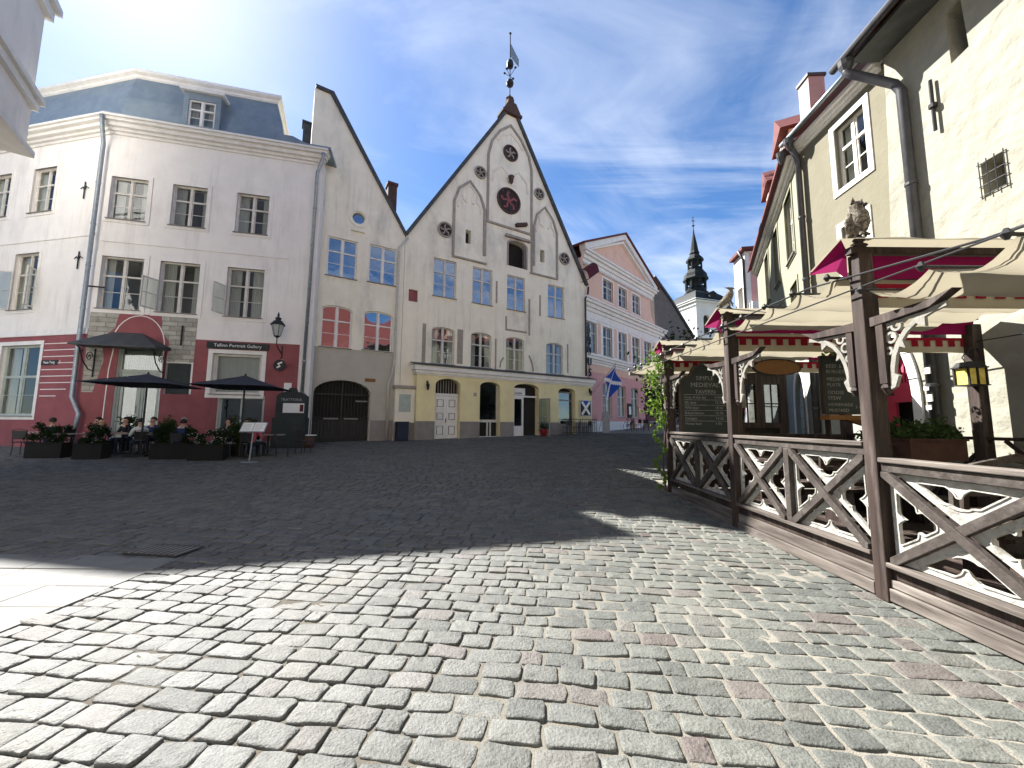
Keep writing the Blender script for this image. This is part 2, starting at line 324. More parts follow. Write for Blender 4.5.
def archrect(x0, x1, z0, z1, rise, n=10):                # flat-arched opening: crown at z1
    w_ = (x1 - x0) / 2; cx = (x0 + x1) / 2
    return [(x0, z0), (x1, z0)] + [(cx + w_ * math.cos(PI * i / n), z1 - rise + rise * math.sin(PI * i / n)) for i in range(n + 1)]
def pointed(x0, x1, z0, zs, z1, n=8):                    # pointed arch: springing zs, apex z1
    cx = (x0 + x1) / 2; w_ = (x1 - x0) / 2; h = z1 - zs
    rt = [(cx + w_ * math.cos(i / n * PI / 2) ** .8 if i < n else cx, zs + h * math.sin(i / n * PI / 2) ** 1.25) for i in range(n + 1)]
    return [(x0, z0), (x1, z0)] + rt + [(2 * cx - x, z) for x, z in rt[::-1][1:]]

# ------------------------------------------------------------ the ground
def build_ground():
    xs = [-900, -200, -60] + list(np.arange(-30, 30.1, 1.5)) + [60, 200, 900]
    ys = [-900, -200, -60, -30, -15, 0, 4, 5.5, 7, 9.5, 12, 16, 20, 23.5, 27, 34, 45, 60, 80, 150, 300, 1500]
    vs = [(x, y, g(y) - .022) for y in ys for x in xs]; nx = len(xs)
    fs = [(j * nx + i, j * nx + i + 1, (j + 1) * nx + i + 1, (j + 1) * nx + i) for j in range(len(ys) - 1) for i in range(nx - 1)]
    def ex(t, out, tcn, b):       # darker joints on the left, pale sand on the right
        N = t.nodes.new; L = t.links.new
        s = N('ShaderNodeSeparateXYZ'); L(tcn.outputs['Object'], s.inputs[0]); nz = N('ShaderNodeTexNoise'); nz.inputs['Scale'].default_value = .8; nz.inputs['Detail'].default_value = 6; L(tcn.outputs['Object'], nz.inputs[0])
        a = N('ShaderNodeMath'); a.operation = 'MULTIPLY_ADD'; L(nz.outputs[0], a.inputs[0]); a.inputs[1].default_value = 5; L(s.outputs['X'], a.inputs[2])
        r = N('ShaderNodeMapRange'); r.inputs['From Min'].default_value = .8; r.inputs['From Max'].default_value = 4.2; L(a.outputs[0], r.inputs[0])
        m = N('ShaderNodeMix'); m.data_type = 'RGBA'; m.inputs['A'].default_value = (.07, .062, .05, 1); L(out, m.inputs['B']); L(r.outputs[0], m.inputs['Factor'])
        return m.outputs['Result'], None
    gm = mat('joint_sand', (.20, .187, .157), .95, (.145, .135, .113), 6, bump=.5, bscale=120, extra=ex)
    me = bpy.data.meshes.new('ground'); me.from_pydata(vs, [], fs); me.materials.append(gm)
    o = bpy.data.objects.new('ground', me); COL.objects.link(o); struct(o)
build_ground()
def joint_fill():
    xs = np.arange(-4.0, 4.0, .045); ys = np.arange(1.3, 9.0, .045); X, Y = np.meshgrid(xs, ys)
    n = np.zeros_like(X)
    for f, a in ((1.3, 1), (2.9, .7), (6.1, .5), (13., .35)):
        for _ in range(3):
            th = RNG.uniform(0, 2 * PI); n += a * np.sin(f * (X * math.cos(th) + Y * math.sin(th)) + RNG.uniform(0, 6.28)) / 3
    bias = np.clip((X + 1.2) / 2.6, -1, 1) * .005 - .001
    Z = np.interp(Y, [a for a, b in GP], [b for a, b in GP]) - .007 + np.clip(n * .007 + bias, -.012, .0055) + RNG.normal(0, .0012, X.shape)
    Z[0, :] = Z[-1, :] = -.02 + 0; Z[-1, :] += g(9.0)
    V = np.stack([X, Y, Z], -1).reshape(-1, 3); w_ = X.shape[1]; i, j = np.meshgrid(np.arange(X.shape[0] - 1), np.arange(w_ - 1), indexing='ij'); a = (i * w_ + j).ravel()
    F = np.stack([a, a + 1, a + w_ + 1, a + w_], -1); struct(fill_mesh('joint_sand_fill', V, F, bpy.data.materials['joint_sand'], True))
def stone_mat():
    m = bpy.data.materials.new('granite_sett'); m.use_nodes = True; t = m.node_tree; b = t.nodes['Principled BSDF']; N = t.nodes.new; L = t.links.new
    ge = N('ShaderNodeNewGeometry'); tcn = N('ShaderNodeTexCoord'); s = N('ShaderNodeSeparateXYZ'); L(tcn.outputs['Object'], s.inputs[0])
    def ramp(cols):
        r = N('ShaderNodeValToRGB'); r.color_ramp.interpolation = 'LINEAR'; e = r.color_ramp.elements
        while len(e) < len(cols): e.new(.5)
        for i, (p, c) in enumerate(cols): e[i].position = p; e[i].color = (*c, 1)
        L(ge.outputs['Random Per Island'], r.inputs[0]); return r.outputs[0]
    rr = ramp([(0, (.080, .086, .078)), (.28, (.108, .115, .103)), (.5, (.132, .137, .122)), (.76, (.098, .104, .095)), (.90, (.12, .114, .102)), (.96, (.112, .098, .090)), (.985, (.10, .083, .077)), (1, (.155, .152, .135))])
    rl = ramp([(0, (.105, .108, .103)), (.3, (.138, .140, .135)), (.6, (.165, .167, .162)), (.9, (.13, .133, .127)), (.97, (.135, .127, .121)), (1, (.19, .191, .186))])
    a = N('ShaderNodeMapRange'); a.inputs['From Min'].default_value = -1.6; a.inputs['From Max'].default_value = 1.0; L(s.outputs['X'], a.inputs[0])
    mx = N('ShaderNodeMix'); mx.data_type = 'RGBA'; L(a.outputs[0], mx.inputs['Factor']); L(rl, mx.inputs['A']); L(rr, mx.inputs['B'])
    n1 = N('ShaderNodeTexNoise'); n1.inputs['Scale'].default_value = 110; n1.inputs['Detail'].default_value = 6; n1.inputs['Roughness'].default_value = .75; L(tcn.outputs['Object'], n1.inputs[0])
    n2 = N('ShaderNodeTexNoise'); n2.inputs['Scale'].default_value = 14; n2.inputs['Detail'].default_value = 6; L(tcn.outputs['Object'], n2.inputs[0])
    r1 = N('ShaderNodeMapRange'); r1.inputs['From Min'].default_value = .3; r1.inputs['From Max'].default_value = .7; r1.inputs['To Min'].default_value = .55; r1.inputs['To Max'].default_value = 1.45; L(n1.outputs[0], r1.inputs[0])
    r2 = N('ShaderNodeMapRange'); r2.inputs['From Min'].default_value = .3; r2.inputs['From Max'].default_value = .7; r2.inputs['To Min'].default_value = .60; r2.inputs['To Max'].default_value = .86; L(n2.outputs[0], r2.inputs[0])
    mu = N('ShaderNodeMath'); mu.operation = 'MULTIPLY'; L(r1.outputs[0], mu.inputs[0]); L(r2.outputs[0], mu.inputs[1])
    vm = N('ShaderNodeVectorMath'); vm.operation = 'SCALE'; L(mx.outputs['Result'], vm.inputs[0]); L(mu.outputs[0], vm.inputs['Scale'])
    n5 = N('ShaderNodeTexNoise'); n5.inputs['Scale'].default_value = .9; n5.inputs['Detail'].default_value = 5; L(tcn.outputs['Object'], n5.inputs[0])
    r5 = N('ShaderNodeMapRange'); r5.inputs['From Min'].default_value = .5; r5.inputs['From Max'].default_value = .75; r5.inputs['To Max'].default_value = .45; L(n5.outputs[0], r5.inputs[0])
    dm = N('ShaderNodeMix'); dm.data_type = 'RGBA'; L(r5.outputs[0], dm.inputs['Factor']); L(vm.outputs[0], dm.inputs['A']); dm.inputs['B'].default_value = (.15, .145, .125, 1)
    L(dm.outputs['Result'], b.inputs['Base Color']); b.inputs['Roughness'].default_value = .72; b.inputs['Specular IOR Level'].default_value = .35
    bn = N('ShaderNodeBump'); bn.inputs['Strength'].default_value = .9; bn.inputs['Distance'].default_value = .012
    n3 = N('ShaderNodeTexNoise'); n3.inputs['Scale'].default_value = 60; n3.inputs['Detail'].default_value = 6; L(tcn.outputs['Object'], n3.inputs[0]); L(n3.outputs[0], bn.inputs['Height']); L(bn.outputs[0], b.inputs['Normal'])
    return m
SM = stone_mat()
def fill_mesh(name, V, F, m, smooth=None):
    me = bpy.data.meshes.new(name); me.vertices.add(len(V)); me.vertices.foreach_set('co', np.asarray(V, dtype=np.float32).ravel())
    k = F.shape[1]; me.loops.add(F.size); me.loops.foreach_set('vertex_index', F.astype(np.int32).ravel())
    me.polygons.add(len(F)); me.polygons.foreach_set('loop_start', np.arange(0, F.size, k, dtype=np.int32))
    if smooth is not None: me.polygons.foreach_set('use_smooth', np.full(len(F), smooth))
    me.materials.append(m); me.update(calc_edges=True); me.validate(); o = bpy.data.objects.new(name, me); COL.objects.link(o); return o
joint_fill()
def setts():
    th = R(-7); ca, sa = math.cos(th), math.sin(th); items = []
    v = -6.0
    while v < 27.5:
        rowh = RNG.uniform(.156, .180)
        u = -34 + RNG.uniform(0, .2)
        while u < 34:
            l = float(np.clip(RNG.normal(.243, .052), .14, .38))
            cx, cy = u + l / 2, v + rowh / 2 + .04 * math.sin(u * .35)
            x = cx * ca - cy * sa; y = cx * sa + cy * ca
            u += l
            if y < 1.2 or abs(x) > y * 1.45 + 1.2 or y > 26.5: continue
            if x < -3.98 and y < 4.6: continue
            if x > 3.62 and y < 10: continue
            items.append((x, y, l, rowh))
        v += rowh
    A = np.array(items)
    def gen(A, n, lod):
        N_ = len(A); ang = (np.arange(n) + .5) / n * 2 * PI
        q = [(1, .02), (1, .74), (.955, .92), (.84, 1)] if n == 16 else [(1, .78), (.88, 1)]
        if n == 16: q = q + [(.02, 1)][:0]
        P_ = []
        for k in range(4):
            for (a_, b_) in (q if n == 16 else q):
                t_ = (a_, b_)
                for _ in range(k): t_ = (-t_[1], t_[0])
                P_.append(t_)
        if n == 16: P_ = [(1, 0), (1, .72), (.95, .93), (.80, 1), (0, 1), (-.80, 1), (-.95, .93), (-1, .72), (-1, 0), (-1, -.72), (-.95, -.93), (-.80, -1), (0, -1), (.80, -1), (.95, -.93), (1, -.72)]
        else: P_ = [(1, .7), (.82, 1), (-.82, 1), (-1, .7), (-1, -.7), (-.82, -1), (.82, -1), (1, -.7)]
        ox, oy = np.array([p_[0] for p_ in P_]), np.array([p_[1] for p_ in P_])
        gap = RNG.uniform(.003, .0085, (N_, 1)); hx = (A[:, 2:3] / 2 - gap) * RNG.uniform(.97, 1, (N_, 1)); hy = (A[:, 3:4] / 2 - gap * .8) * RNG.uniform(.955, 1, (N_, 1))
        sk = RNG.normal(0, .05, (N_, 1)); rj = 1 + RNG.normal(0, .028, (N_, n))
        rot = RNG.normal(0, .03, (N_, 1)) + th; cr, sr = np.cos(rot), np.sin(rot)
        gz = np.interp(A[:, 1:2], [a for a, b in GP], [b for a, b in GP])
        tx, ty = RNG.normal(0, .02, (N_, 1)), RNG.normal(0, .026, (N_, 1)); h0 = RNG.normal(.0, .003, (N_, 1))
        rings = [(1.0, -.045), (.995, -.004), (.968, .0035), (.90, .006), (.5, .0068)] if lod == 0 else [(1.0, -.03), (.94, .006)]
        Vs = []
        for sc, z in rings:
            lx = hx * ox * rj * sc; ly = (hy * oy * rj + sk * hx * ox) * sc
            if lod == 0 and z > 0: zz = z + RNG.normal(0, .0022 if z > .004 else .0012, (N_, n))
            else: zz = np.full((N_, n), z)
            zz = zz + gz + h0 + (lx * tx + ly * ty if z > -.02 else 0)
            Vs.append(np.stack([A[:, 0:1] + lx * cr - ly * sr, A[:, 1:2] + lx * sr + ly * cr, zz + np.zeros_like(lx)], -1))
        cz = gz + h0 + rings[-1][1] + RNG.normal(0, .002, (N_, 1))
        Vs.append(np.concatenate([A[:, 0:1], A[:, 1:2], cz], 1)[:, None, :])
        V = np.concatenate(Vs, 1); per = V.shape[1]; k = len(rings); F3 = []; F4 = []
        for i in range(k - 1):
            for j in range(n): F4.append((i * n + j, i * n + (j + 1) % n, (i + 1) * n + (j + 1) % n, (i + 1) * n + j))
        for j in range(n): F3.append(((k - 1) * n + j, (k - 1) * n + (j + 1) % n, k * n))
        F = [(a, b_, c_) for a, b_, c_, d in F4] + [(a, c_, d) for a, b_, c_, d in F4] + F3
        F = np.array(F)[None] + (np.arange(N_) * per)[:, None, None]
        return V.reshape(-1, 3), F.reshape(-1, 3)
    near = A[A[:, 1] < 8.5]; far = A[A[:, 1] >= 8.5]
    V, F = gen(near, 16, 0); struct(fill_mesh('cobbled_square', V, F, SM, True))
    V, F = gen(far, 8, 1); struct(fill_mesh('cobbled_square', V, F, SM, False))
setts()
def pavement():
    mb = MB(); y = -2.
    slabm = []
    while y < 4.6:
        h = .42; x = -3.82 - (.0 if int(y / .42) % 2 else .0); first = True
        while x > -16:
            l = random.uniform(.75, 1.0) if not first else random.uniform(.4, 1.); first = False
            z = g(y) + .012 + random.uniform(-.0015, .0015)
            x0, x1, y0, y1 = x - l + .004, x - .004, y + .004, y + h - .004
            mb.add([(x0, y0, z - .05), (x1, y0, z - .05), (x1, y1, z - .05), (x0, y1, z - .05), (x0, y0, z), (x1, y0, z), (x1, y1, z), (x0, y1, z)],
                   [(4, 5, 6, 7), (0, 1, 5, 4), (1, 2, 6, 5), (2, 3, 7, 6), (3, 0, 4, 7)])
            x -= l
        y += h
    struct(obj('pavement', mb, 'slab', fix=False))
    d = thing('drain_grate', 'dark square iron drain grate set in paving at the shadow edge', 'drain', (-4.2, 4.86, g(4.86) + .014), R(-7)); d.scale = (.85, .85, .6)
    b = MB(); b.box(-.42, .42, -.22, .22, -.01, .012); obj('grate_plate', b, 'black', d)
    b = MB()
    for i in range(9): b.box(-.38 + i * .09, -.345 + i * .09, -.18, .18, .013, .02)
    obj('grate_bar', b, 'sill', d)
pavement()

# ------------------------------------------------------------ windows and doors of buildings
def window(par, x0, x1, z0, z1, rise=0, loc=None, rz=None, y=.14, glass='glass', fr='frame', surround=.0, bars=1, sill=True, curtain=True, sm='white', name='window', trans=.36, cols=2, bw=.055):
    mb = MB(); top = archrect if rise else None
    W = x1 - x0; H = z1 - z0; f = bw
    if rise:
        o = archrect(x0, x1, z0, z1, rise); cx = (x0 + x1) / 2
        mb.ribbon([(cx + (px - cx) * (1 - f / W), z0 + f / 2 + (pz - z0) * (1 - f / H)) for px, pz in o], f, y, y + .07, closed=True)
    else:
        mb.box(x0, x0 + f, y, y + .07, z0, z1); mb.box(x1 - f, x1, y, y + .07, z0, z1); mb.box(x0 + f, x1 - f, y, y + .07, z0, z0 + f); mb.box(x0 + f, x1 - f, y, y + .07, z1 - f, z1)
    zt = z1 - H * trans
    for c in range(1, cols):
        xm = x0 + W * c / cols; mb.box(xm - f * .75, xm + f * .75, y - .012, y + .068, z0 + f, z1 - f - (rise * .02))
    if trans: mb.box(x0 + f, x1 - f, y - .006, y + .066, zt - f * .6, zt + f * .6)
    for c in range(cols):       # casement stiles and glazing bars
        a = x0 + W * c / cols + f * .9; b_ = x0 + W * (c + 1) / cols - f * .9; q = f * .5
        for (za, zb) in ((z0 + f, zt - f * .6), (zt + f * .6, z1 - f)):
            if zb - za < .05: continue
            mb.box(a, a + q, y + .012, y + .05, za, zb); mb.box(b_ - q, b_, y + .012, y + .05, za, zb)
        if bars:
            n = bars
            for i in range(1, n + 1):
                zz = z0 + f + (zt - z0 - f) * i / (n + 1); mb.box(a + q, b_ - q, y + .02, y + .045, zz - .012, zz + .012)
    wo = obj(name, mb, fr, par, loc=loc, rz=rz)
    p = MB(); poly = archrect(x0 + f, x1 - f, z0 + f, z1 - f * .8, rise) if rise else rect(x0 + f, x1 - f, z0 + f, z1 - f)
    n = len(poly); tri = tessellate_polygon([[Vector((a, b, 0)) for a, b in ccw(poly)]]); p.add([(a, y + .033, b) for a, b in ccw(poly)], [tuple(t) for t in tri])
    obj('pane', p, glass, wo, fix=False)
    if curtain:
        c = MB(); nn = 14; k = random.uniform(.18, .34)
        for s_, wd in ((0, k), (1, k * random.uniform(.6, 1.2))):
            for i in range(nn):
                xa = (x0 + .03 + W * wd * i / nn) if s_ == 0 else (x1 - .03 - W * wd * i / nn); xb = (x0 + .03 + W * wd * (i + 1) / nn) if s_ == 0 else (x1 - .03 - W * wd * (i + 1) / nn)
                ya = y + .15 + .02 * (i % 2); yb = y + .15 + .02 * ((i + 1) % 2)
                c.add([(xa, ya, z0 + .02), (xb, yb, z0 + .02), (xb, yb, z1 - rise * .6 - .02), (xa, ya, z1 - rise * .6 - .02)], [(0, 1, 2, 3)])
        obj('curtain', c, 'curtain', wo, fix=False)
    if surround:
        s = MB(); w_ = surround
        s.box(x0 - w_, x0, -.028, .05, z0 - w_, z1 + w_); s.box(x1, x1 + w_, -.028, .05, z0 - w_, z1 + w_); s.box(x0, x1, -.028, .05, z1, z1 + w_); s.box(x0, x1, -.028, .05, z0 - w_, z0)
        obj('window_surround', s, sm, wo)
    if sill:
        s = MB(); s.box(x0 - .05, x1 + .05, -.08, y, z0 - .035, z0 - .003); obj('window_sill', s, 'sill', wo)
    return wo
def casement(par, x, z0, z1, wd, ang, loc=None, rz=None, y=-.01):         # an open casement leaf hinged at x
    mb = MB(); T = Matrix.Translation((x, y, 0)) @ Matrix.Rotation(ang, 4, 'Z')
    for a in ((0, .045, z0, z1), (wd - .045, wd, z0, z1), (.045, wd - .045, z0, z0 + .05), (.045, wd - .045, z1 - .05, z1), (.045, wd - .045, (z0 + z1) / 2 - .012, (z0 + z1) / 2 + .012)): mb.box(a[0], a[1], -.02, .02, a[2], a[3], T)
    o = obj('window_leaf', mb, 'frame', par, loc=loc, rz=rz)
    p = MB(); p.add([tuple(T @ Vector(v)) for v in ((.04, 0, z0 + .04), (wd - .04, 0, z0 + .04), (wd - .04, 0, z1 - .04), (.04, 0, z1 - .04))], [(0, 1, 2, 3)]); obj('pane', p, 'glass', o, fix=False)
def cornice(mb, x0, x1, steps, z0):                       # steps: (height, projection)
    z = z0
    for h, pj in steps: mb.box(x0 - pj * .999, x1 + pj * .999, -pj, .06, z, z + h); z += h
def bars_mesh(poly_pts, r, T=None):
    mb = MB()
    for pts in poly_pts: mb.tube(pts, r, 6)
    return mb
def pipe(par, pts, m, r=.06, brackets=True, loc=None, rz=None, name='downpipe'):
    mb = MB(); mb.tube(pts, r, 12)
    o = obj(name, mb, m, par, True, loc=loc, rz=rz)
    if brackets:
        b = MB()
        for (x, y, z) in brk_pts(pts): b.lathe([(r, -.03), (r + .015, -.025), (r + .015, .025), (r, .03)], (x, y, z), 12)
        if b.v: obj('pipe_bracket', b, m, o)
    return o
def brk_pts(pts):
    out = []
    for a, b in zip(pts[:-1], pts[1:]):
        if abs(a[2] - b[2]) > 3 and abs(a[0] - b[0]) < .9:
            n = int(abs(a[2] - b[2]) / 2)
            for i in range(1, n + 1): t = i / (n + 1); out.append(tuple(a[k] + (b[k] - a[k]) * t for k in range(3)))
    return out

# ============================================================ corner building with the cafe (left)
def corner_house():
    b = thing('town_house', 'pale pink corner house with dark red ground floor and blue-grey mansard roof', 'building', (-17.08, 15.26, 0), R(13.9))
    B0 = R(-11.2 - 13.9)      # left wing turned back from the corner
    wins = []
    for x in (.14, 2.33, 4.78): wins.append((x, x + 1.3, 10.0, 11.85))
    for x in (.14, 2.17, 4.66): wins.append((x, x + 1.45, 6.14, 8.36))
    holes = [rect(*w_) for w_ in wins] + [rect(1.05, 2.62, .2, 4.7), rect(4.18 + .2, 6.45 - .2, 2.75, 4.5), rect(2.72, 3.62, 2.7, 4.0), rect(4.72, 6.45, .2, 2.66)]
    w = MB(); w.wall([(-.02, 0), (8.2, 0), (8.2, 14.0), (-.02, 14.0)], holes, 0, .5); obj('wall', w, ['b1', 'inside'], b)
    # painted / stone zones of the ground floor as thin skins with their own openings
    r = MB(); r.wall([(3.72, .2), (7.72, .2), (7.72, 5.05), (3.68, 5.05)], [rect(4.36, 6.27, 2.73, 4.52), rect(4.70, 6.47, .25, 2.68)], -.025, .022, [.021] * 2, back=1)
    # cut-through skins: build as separate pieces instead of closed holes
    r = MB()
    for q in (rect(3.7, 4.36, .2, 5.05), rect(6.27, 7.72, 2.7, 5.05), rect(6.47, 7.72, .2, 2.7), rect(4.36, 6.27, 4.52, 5.05), rect(3.7, 4.36, .2, 2.7), rect(4.36, 6.27, 2.66, 2.73)): pass
    for q in (rect(3.7, 4.36, .2, 5.05), rect(6.47, 7.72, .2, 5.05), rect(4.362, 6.468, 4.52, 5.05), rect(6.27, 6.468, 2.7, 4.518), rect(4.362, 6.268, 2.662, 2.748), rect(4.362, 4.70, .2, 2.66)): r.prism(q, -.024, .0)
    a = [(1.04, 4.6), (1.04, 4.72), (2.63, 4.72), (2.63, 4.6)]
    r.prism([(.35, 2.7), (.35, .2), (1.05, .2), (1.05, 4.702), (2.62, 4.702), (2.62, .2), (2.72, .2), (2.72, 4.05), (2.75, 4.9), (2.45, 5.3), (2.4, 5.98), (.95, 5.98), (.85, 5.35), (.45, 4.9), (.6, 4.0)], -.024, 0)
    r.prism(rect(2.722, 3.698, .2, 2.70), -.024, 0)
    r.prism([(-.02, .2), (.348, .2), (.348, 2.7), (-.02, 2.7)], -.024, 0)
    obj('painted_ground_floor', r, 'redwall', b)
    s = MB(); s.prism([(-.02, 2.705), (.345, 2.705), (.595, 4.0), (.445, 4.9), (.845, 5.35), (.945, 5.98), (-.02, 5.98)], -.02, .0)
    s.prism([(2.755, 4.05), (3.695, 4.05), (3.695, 5.98), (2.405, 5.98), (2.455, 5.3), (2.755, 4.9)], -.02, 0)
    obj('exposed_stone', s, 'stone', b)
    s = MB(); s.ribbon([(.78, .9), (.8, 3.6), (.88, 4.45)] + [(1.7 + .92 * math.cos(PI * (1 - i / 14)), 4.5 + 1.42 * math.sin(PI * i / 14) ** .9) for i in range(1, 14)] + [(2.6, 4.4), (2.62, .9)], .035, -.04, -.02)
    obj('arch_line', s, 'white', b)
    # left wing
    wl = MB(); lw = [(-2.55 - 1.2 - 3.3 * i, -2.55 - 3.3 * i + .25, 10.6, 12.7) for i in range(0)]
    lwin = [(-4.3, -2.95, 10.6, 12.65), (-7.0, -5.65, 10.6, 12.65), (-9.7, -8.35, 10.6, 12.65), (-4.7, -3.3, 6.25, 8.75), (-7.6, -6.2, 6.25, 8.75), (-10.4, -9.0, 6.25, 8.75), (-4.72, -2.5, 1.75, 4.7), (-8.3, -6.1, 1.75, 4.7)]
    wl.wall([(-14, 0), (.0, 0), (.0, 14.0), (-14, 14.0)], [rect(*q) for q in lwin], 0, .5); obj('wall', wl, ['b1', 'inside'], b, rz=B0)
    r = MB(); 
    for q in (rect(-2.498, -.02, .2, 5.05), rect(-4.722, -2.5, 4.702, 5.05), rect(-4.722, -2.5, .2, 1.748), rect(-6.098, -4.724, .2, 5.05), rect(-8.3, -6.1, 4.702, 5.05), rect(-8.3, -6.1, .2, 1.748), rect(-14, -8.302, .2, 5.05)): r.prism(q, -.024, .0)
    obj('painted_ground_floor', r, 'redwall', b, rz=B0)
    s = MB()
    for k in range(9):
        z = 2.55 + .27 * k
        if z < 5: s.box(-2.28 if k > 1 else -2.2, -.35 - .12 * (k < 2) * (2 - k) * 4, -.034, -.026, z - .016, z + .016)
    for z in (4.75 + .05,): s.box(-8, -4.9, -.034, -.026, z, z + .03)
    obj('white_stripe', s, 'white', b, rz=B0)
    s = MB(); s.box(-14, -.02, -.06, -.001, 5.055, 5.3); obj('belt_band', s, 'white', b, rz=B0)
    s = MB(); s.box(.02, 7.0, -.03, -.001, 8.98, 9.06); s.box(.02, 7.0, -.012, -.001, 9.0, 9.42); obj('belt_band', s, 'b1', b)
    s = MB(); s.box(-14, -.3, -.03, -.001, 9.25, 9.33); obj('belt_band', s, 'b1', b, rz=B0)
    for i, w_ in enumerate(wins):
        o = window(b, *w_, surround=.16 if i < 3 else .18, sm='b1', glass='glass', fr='frame', bars=1 if i < 3 else 1)
    for q in lwin[:6]: window(b, *q, surround=.16, sm='b1', rz=B0)
    for q in lwin[6:]: window(b, *q, surround=.16, sm='white', rz=B0, fr='framegreen', trans=.45, cols=2, bw=.09)
    # open casement leaves
    casement(b, 2.17, 6.2, 7.5, .62, R(-115)); casement(b, 4.66, 6.2, 7.5, .62, R(-112)); casement(b, -4.68, 6.3, 8.0, .66, R(-165), rz=B0); casement(b, -3.32, 6.3, 7.95, .64, R(-50), rz=B0)
    # eaves cornice, both wings
    steps = [(.12, .06), (.12, .16), (.16, .30), (.12, .44), (.09, .52)]
    s = MB(); z = 13.72
    for h, pj in steps: s.box(-.12, 8.25 + pj * .5, -pj, .02, z, z + h - .002); z += h
    obj('eaves_cornice', s, 'white', b)
    s = MB(); z = 13.72
    for h, pj in steps: s.box(-14.2, .1, -pj, .02, z + .003, z + h - .004); z += h
    obj('eaves_cornice', s, 'white', b, rz=B0)
    # mansard roof: loft of the plan outline
    P = [(-12.7, 5.9), (0, 0), (6.65, 0), (5.2, 9), (-7, 15)]
    def inset(P, d):
        n = len(P); out = []
        for i in range(n):
            a, b_, c = Vector(P[i - 1]), Vector(P[i]), Vector(P[(i + 1) % n]); e1 = (b_ - a).normalized(); e2 = (c - b_).normalized()
            n1 = Vector((-e1.y, e1.x)); n2 = Vector((-e2.y, e2.x)); k = (n1 + n2); out.append(tuple(b_ + k * d / (1 + n1.dot(n2))))
        return out
    def loft(rs, capm=True):
        mb = MB(); n = len(P); vs = [(x, y, z) for ins, z in rs for x, y in inset(P, ins)]
        fs = [(i * n + k, i * n + (k + 1) % n, (i + 1) * n + (k + 1) % n, (i + 1) * n + k) for i in range(len(rs) - 1) for k in range(n)] + [tuple(range((len(rs) - 1) * n, len(rs) * n)), tuple(range(n))[::-1]]
        return mb.add(vs, fs)
    obj('mansard_roof', loft([(-.5, 14.3), (-.5, 14.38), (.12, 14.42), (.35, 15.8), (.7, 17.1)]), 'zinc', b)
    obj('roof_cornice', loft([(.74, 16.95), (.62, 17.05), (.62, 17.15), (.5, 17.22), (.5, 17.36), (.75, 17.44)]), 'white', b)
    obj('upper_roof', loft([(.7, 17.42), (2.6, 18.5), (3.2, 18.7)]), 'zinc', b)
    s = MB(); s.box(6.9, 8.62, -.5, 6, 14.302, 14.42); s.prism([(6.1, 14.425), (8.4, 14.425), (6.8, 15.1), (6.1, 15.1)], .12, 6); obj('side_roof', s, 'zinc', b)
    # dormer
    d = MB(); d.wall([(2.35, 14.5), (3.8, 14.5), (3.8, 16.35), (2.35, 16.35)], [rect(2.55, 3.6, 14.75, 16.0)], 0.05, .6, back=1); d.cur = 0; d.box(2.36, 3.79, .66, 2.4, 14.5, 16.34); dm = obj('dormer', d, ['zinc', 'inside'], b)
    s = MB(); s.box(2.22, 3.93, -.08, 2.4, 16.353, 16.48); obj('dormer_roof', s, 'white', b)
    window(b, 2.55, 3.6, 14.75, 16.0, y=.1, surround=0, bars=1, sill=False, fr='white', name='dormer_window')
    # downpipes
    pipe(b, [(-.12, -.5, 14.2), (-.12, -.42, 13.75), (-.22, -.12, 13.2), (-.22, -.12, 2.5), (.12, -.2, 1.85), (-.02, -.2, .6)], 'pipe', .075)
    pipe(b, [(8.3, -.5, 14.1), (8.3, -.42, 13.9), (8.02, -.12, 13.3), (7.95, -.12, .7)], 'pipe', .07)
    # iron wall anchors
    for x, z, k in ((-1.15, 11.3, 1), (-1.0, 8.2, 1)):
        m = MB(); m.tube([(x, -.05, z - .38), (x, -.05, z + .38)], .025, 6); m.tube([(x - .22, -.05, z + .08), (x - .1, -.05, z + .16), (x, -.05, z + .02), (x + .1, -.05, z + .16), (x + .22, -.05, z + .08)], .02, 6); obj('wall_anchor', m, 'black', b, rz=B0)
    m = MB(); m.tube([(-.35, -.05, 7.02), (.35, -.06, 7.0)], .03, 6); m.tube([(3.2, -.06, 4.75), (3.2, -.06, 5.6)], .035, 6); obj('wall_anchor', m, 'black', b)
    # cafe entrance
    d = MB(); f = .09
    d.box(1.05, 1.05 + f, .12, .24, .3, 4.66); d.box(2.53, 2.62, .12, .24, .3, 4.66); d.box(1.14, 2.53, .12, .24, 4.57, 4.66); d.box(1.14, 2.53, .11, .25, 3.55, 3.68); d.box(1.80, 1.87, .11, .23, .3, 3.55)
    for a, c in ((1.16, 1.8), (1.87, 2.5)):
        d.box(a, a + .09, .14, .22, .3, 3.55); d.box(c - .09, c, .14, .22, .3, 3.55); d.box(a + .09, c - .09, .14, .22, 1.25, 1.4); d.box(a + .09, c - .09, .15, .21, .35, 1.25); d.box(a + .09, c - .09, .14, .22, 3.42, 3.55)
    do = obj('door', d, 'framegreen', b); p = MB(); p.box(1.2, 2.5, .17, .19, 1.4, 3.45); p.box(1.15, 2.52, .17, .19, 3.68, 4.57); obj('pane', p, 'glass', do, fix=False)
    c = MB()
    for i in range(22): c.box(1.18 + i * .06, 1.225 + i * .06, .3, .31, 3.7, 4.55)
    obj('curtain', c, 'curtain', do)
    hd = MB(); hd.tube([(1.78, .1, 1.9), (1.78, .08, 2.2)], .015, 6); obj('handle', hd, 'sill', do)
    # door canopy with scroll brackets
    m = MB(); A, B_, C_, D_ = (.05, -1.0, 4.5), (2.85, -1.0, 4.5), (2.85, -.03, 4.62), (.05, -.03, 4.62)
